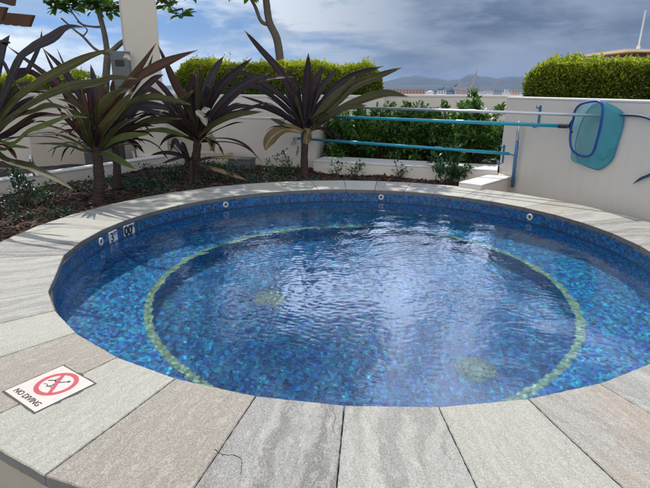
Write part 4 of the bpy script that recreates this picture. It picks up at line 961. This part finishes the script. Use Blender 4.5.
def far_building(u0, u1, vt, Y, mat, lab, rows=2, roof=None, name='far_building'):
    a = atY(u0, vt, Y); b = atY(u1, vt, Y); w = b.x-a.x; H_ = a.z-GZ; cx = (a.x+b.x)/2; d = max(12, w*.5)
    t = empty(name, (cx, Y+d/2, GZ), lab, 'building', 'buildings of the port skyline')
    g = MB(); g.box((cx, Y+d/2, GZ+H_/2), (w, d, H_)); g.build('wall', M[mat], t)
    g = MB(); g.box((cx, Y+d/2, GZ+H_+.6), (w*1.02, d*1.02, 1.2)); g.build('roof', M[roof or 'b_grey'], t)
    nw = max(3, int(w/9))
    for r_ in range(rows):
        for k in range(nw): MB().box((a.x+w*(k+.5)/nw, Y-.15, GZ+H_*(1-(r_+.5)*.16)), (w/nw*.5, .3, H_*.07)).build('window', M['glass'], t)
hz = lambda u: 90.8-.0072*u-2.3+2.3
SK = [(384, 423, -1.0, 'b_pink', 'long low pink warehouse at the left of the port skyline'), (372, 383, .2, 'b_white', 'small white block left of the pink warehouse'), (436, 444, -.1, 'b_white', 'small white port building right of the round tank'),
      (446, 452, -1.1, 'b_grey', 'narrow grey port block left of the blue cranes'), (454, 461, -.2, 'b_tan', 'tan shed in front of the tall crane'), (483, 490, -.6, 'b_white', 'white block right of the tall crane'), (492, 500, -1.4, 'b_grey', 'grey block above the end of the pole wall'),
      (503, 507, -2.0, 'b_white', 'slim white tower beside the green hedge'), (510, 518, -1.2, 'b_tan', 'tan block just left of the green hedge'), (462, 466, -.9, 'b_pink', 'tiny pink block by the crane foot'), (475, 481, .1, 'b_white', 'low white shed under the crane boom')]
for k, (u0, u1, dv, mt, lb) in enumerate(SK):
    h0 = 88.5-.0072*((u0+u1)/2-325)
    far_building(u0, u1, h0+dv+1.4, 1500+k*90, mt, lb)
tk = atY(428, 90.2, 1500); t = empty('storage_tank', (tk.x, 1500, GZ), 'round white storage tank right of the pink warehouse', 'tank')
g = MB(); g.lathe((tk.x, 1500, GZ), [(9, 0), (9, tk.z-GZ-1), (7, tk.z-GZ+2.5), (.1, tk.z-GZ+3.5)], 24); g.build('tank_shell', M['b_white'], t, smooth=True)
def crane(u, vt, Y, mat, lab, boom=1, s=1.0, leg=.5, raised=.9):
    b = atY(u, vt, Y); H_ = b.z-GZ; t = empty('port_crane', (b.x, Y, GZ), lab, 'crane', 'cranes of the port'); ht = H_*leg; w = 13*s
    r = (1.9 if mat == 'steel' else 1.3)*s
    for sx in (-1, 1):
        g = MB(); g.tube([(b.x+sx*w, Y, GZ), (b.x+sx*w*.75, Y, GZ+ht)], r, 6); g.tube([(b.x+sx*w, Y+18, GZ), (b.x+sx*w*.75, Y+18, GZ+ht)], r, 6); g.build('leg_frame', M[mat], t)
    g = MB(); zt_ = GZ+ht
    for yy in (0, 18):
        g.tube([(b.x-w*.75, Y+yy, zt_), (b.x+w*.75, Y+yy, zt_)], r, 6); g.tube([(b.x-w*.95, Y+yy, GZ+ht*.4), (b.x+w*.95, Y+yy, GZ+ht*.4)], r*.8, 6); g.tube([(b.x-w*.95, Y+yy, GZ+ht*.4), (b.x+w*.75, Y+yy, zt_)], r*.6, 6)
    g.build('portal', M[mat], t)
    g = MB(); tip = Vector((b.x+boom*(H_-ht)*(1-raised)*1.6, Y, GZ+H_)); root_ = Vector((b.x, Y, zt_))
    nb = 12; prev = None
    d_ = (tip-root_); side = Vector((-d_.z, 0, d_.x)).normalized()*2.2*s
    for k in range(nb):
        p0 = root_.lerp(tip, k/nb); p1 = root_.lerp(tip, (k+1)/nb); f0 = 1-k/nb*.7; f1 = 1-(k+1)/nb*.7
        g.tube([p0+side*f0, p1+side*f1], r*.5, 5); g.tube([p0-side*f0, p1-side*f1], r*.5, 5); g.tube([p0+side*f0, p1-side*f1], r*.4, 5)
    g.build('boom', M[mat], t)
    g = MB(); back = Vector((b.x-boom*w*2.6, Y, zt_+H_*.10)); apex = Vector((b.x-boom*w*.2, Y, GZ+ht+(H_-ht)*.45))
    g.tube([root_, back], r*.9, 6); g.tube([back, apex], r*.4, 5); g.tube([apex, tip], r*.3, 5); g.tube([root_, apex], r*.7, 5); g.box(back, (7*s, 6*s, 5*s)); g.build('counter_jib', M[mat], t)
crane(470, 68.5, 1150, 'steel', 'tall pinkish lattice port crane with raised boom on the skyline', 1, 1.0, .38, .86)
crane(462, 79, 1250, 'steel', 'shorter pinkish port crane just left of the tall crane', -1, .8, .45, .7)
crane(481, 77.5, 1300, 'steel', 'slender port crane whose boom leans right of the tall crane', 1, .5, .3, .35)
crane(437, 85.2, 1700, 'steel_b', 'small dark blue port crane, leftmost of the skyline cranes', 1, 1.0, .6, .3)
crane(449, 82.5, 1700, 'steel_b', 'dark blue port crane with a jib, between the others', 1, 1.1, .55, .45)
# rooftop beyond the right hedge
e0 = atY(625, 44.5, 60); e1 = atY(700, 42, 60)
t = empty('rooftop_building', ((e0.x+e1.x)/2, 66, GZ), 'tan flat roofed building with antenna above the right hedge', 'building')
g = MB(); g.box(((e0.x+e1.x)/2, 66, (e0.z+GZ)/2-.5), (e1.x-e0.x, 12, e0.z-GZ-1.0)); g.build('wall', M['b_sand'], t)
g = MB(); g.box(((e0.x+e1.x)/2, 66, e0.z-.14), (e1.x-e0.x+.3, 12.3, .28)); g.build('roof', M['b_sand'], t)
a_ = atY(618, 55, 60); g = MB(); g.box((a_.x+.8, 64, e0.z-1.6), (2.2, 8, 1.2)); g.build('annex', M['b_sand'], t)
a_ = atY(645.5, 45, 60); g = MB(); g.tube([(a_.x, 62, e0.z), (a_.x, 62, e0.z+.5)], .2, 8); g.tube([(a_.x, 62, e0.z+.5), (a_.x+.1, 62, e0.z+4.2)], .09, 6); g.build('antenna', M['b_white'], t)

# haze
HB = MB(); HB.box((0, 0, (GZ-1+420)/2), (36000, 36000, 420-GZ+1)); hm = NT('haze'); pv = hm.n('VolumePrincipled', Color=(.26, .42, .74, 1), Density=3.2e-5, Anisotropy=.2); hm.t.links.new(pv.outputs[0], hm.out.inputs[1])
HAZE = True
if HAZE: tag(HB.build('haze', hm.mat), 'thin bluish haze over the port and mountains', 'haze', kind='stuff')

# ------------------------------------------------------------------ sky and sun
SUN_EL, SUN_AZ = math.radians(57), math.radians(-14)     # azimuth from +Y towards +X
w = bpy.data.worlds.new('World'); S.world = w; w.use_nodes = True; nt_ = w.node_tree; nt_.nodes.clear()
class WN(NT):
    def __init__(s): s.t = nt_
W_ = WN()
sky = W_.n('TexSky', _sky_type='NISHITA', _sun_disc=False, _sun_elevation=SUN_EL, _sun_rotation=SUN_AZ, _air_density=1.0, _dust_density=1.5)
dirv = W_.n('TexCoord').outputs['Generated']; sx = W_.n('SeparateXYZ', Vector=dirv)
dx, dy_, dz = sx.outputs
horiz = W_.n('CombineXYZ', X=dx, Y=dy_, Z=W_.math('MULTIPLY', dz, 3.6)).outputs[0]
n1 = W_.noise(horiz, 3.4, 8, .56, .25); n2 = W_.noise(horiz, 9.5, 7, .6, .2)
# storm bank to the right, brighter broken sky to the left
side_ = W_.ramp(W_.math('MULTIPLY_ADD', dx, .9, .5), [(.08, 0), (.42, .35), (.66, .93), (1, 1)])
left_c = W_.mix(W_.ramp(n1, [(.44, 0), (.56, 1)]), (.17, .34, .64), (.78, .82, .87))
left_c = W_.mix(W_.ramp(n2, [(.50, 0), (.62, .7)]), left_c, (.30, .39, .52))
storm = W_.mix(W_.ramp(n1, [(.40, 0), (.60, 1)]), (.058, .085, .145), (.165, .215, .31))
storm = W_.mix(W_.ramp(n2, [(.50, 0), (.68, .45)]), storm, (.25, .31, .41))
low = W_.mix(side_, left_c, storm)
glow = W_.ramp(dz, [(0.0, 1), (.045, .35), (.10, 0)])      # paler band along the horizon, left
low = W_.mix(W_.math('MULTIPLY', glow, W_.math('SUBTRACT', 1.0, side_)), low, (.62, .76, .88))
# high clouds above the frame: bright and broken
plan = W_.vmath('DIVIDE', dirv, W_.n('CombineXYZ', X=W_.math('MAXIMUM', dz, .05), Y=W_.math('MAXIMUM', dz, .05), Z=W_.math('MAXIMUM', dz, .05)).outputs[0])
n3 = W_.noise(plan, 1.3, 8, .6, .4)
sunv = Vector((math.sin(SUN_AZ+.42), math.cos(SUN_AZ+.42), .38)).normalized()
dt = W_.n('VectorMath', _operation='DOT_PRODUCT'); W_.t.links.new(dirv, dt.inputs[0]); dt.inputs[1].default_value = sunv
near = W_.ramp(dt.outputs['Value'], [(.74, 0), (.90, .4), (.97, 1)])
hi_c = W_.mix(W_.ramp(n3, [(.38, 0), (.62, 1)]), (.14, .22, .38), (.40, .45, .56))
bright = W_.mix(near, hi_c, W_.mix(W_.ramp(n3, [(.44, 0), (.54, 1)]), (.35, .55, .95), (3.1, 3.35, 4.3)))
up_ = W_.ramp(dz, [(.16, 0), (.34, 1)])
cloud = W_.mix(up_, low, bright)
below = W_.ramp(dz, [(0, 1), (.001, 0)])
rear = W_.ramp(W_.math('MULTIPLY_ADD', dy_, .5, .5), [(.20, 1), (.52, 0)])      # bright cloud added behind the camera to light walls that face it
cloud = W_.mix(rear, cloud, W_.mix(W_.ramp(n3, [(.35, 0), (.65, 1)]), (.66, .70, .78), (1.22, 1.20, 1.16)))
cs = W_.vmath('MULTIPLY', cloud, (10, 10, 10))
full = W_.mix(.93, sky.outputs[0], cs)
bg = W_.n('Background', Strength=.1); W_.t.links.new(full, bg.inputs[0])
wo = nt_.nodes.new('ShaderNodeOutputWorld'); nt_.links.new(bg.outputs[0], wo.inputs[0])
sl = bpy.data.lights.new('sun', 'SUN'); sl.energy = 3.0; sl.angle = math.radians(.5); sl.color = (1, .945, .86)
so = bpy.data.objects.new('sun', sl); COL.objects.link(so)
sd = Vector((math.sin(SUN_AZ)*math.cos(SUN_EL), math.cos(SUN_AZ)*math.cos(SUN_EL), math.sin(SUN_EL)))
so.rotation_euler = sd.to_track_quat('Z', 'Y').to_euler(); so.location = sd*30
CAUSTIC = True
if CAUSTIC:
    sl.cycles.is_caustics_light = True; water.cycles.is_caustics_caster = True
    for o in spa.children:
        if o.name.split('.')[0] in ('shell_wall', 'bench', 'bench_riser', 'basin_floor', 'bench_edge_strip', 'drain_cover', 'waterline_tiles'): o.cycles.is_caustics_receiver = True

# ------------------------------------------------------------------ render settings
S.render.engine = 'CYCLES'
cy_ = S.cycles; cy_.use_denoising = True
try: cy_.denoiser = 'OPENIMAGEDENOISE'
except Exception: pass
cy_.max_bounces = 10; cy_.diffuse_bounces = 3; cy_.glossy_bounces = 4; cy_.transmission_bounces = 6; cy_.transparent_max_bounces = 12; cy_.volume_bounces = 0
cy_.caustics_reflective = False; cy_.caustics_refractive = True; cy_.sample_clamp_indirect = 6; cy_.blur_glossy = .3
S.view_settings.view_transform = 'Standard'; S.view_settings.look = 'None'; S.view_settings.exposure = .40; S.view_settings.gamma = 1; S.view_settings.use_curve_mapping = False
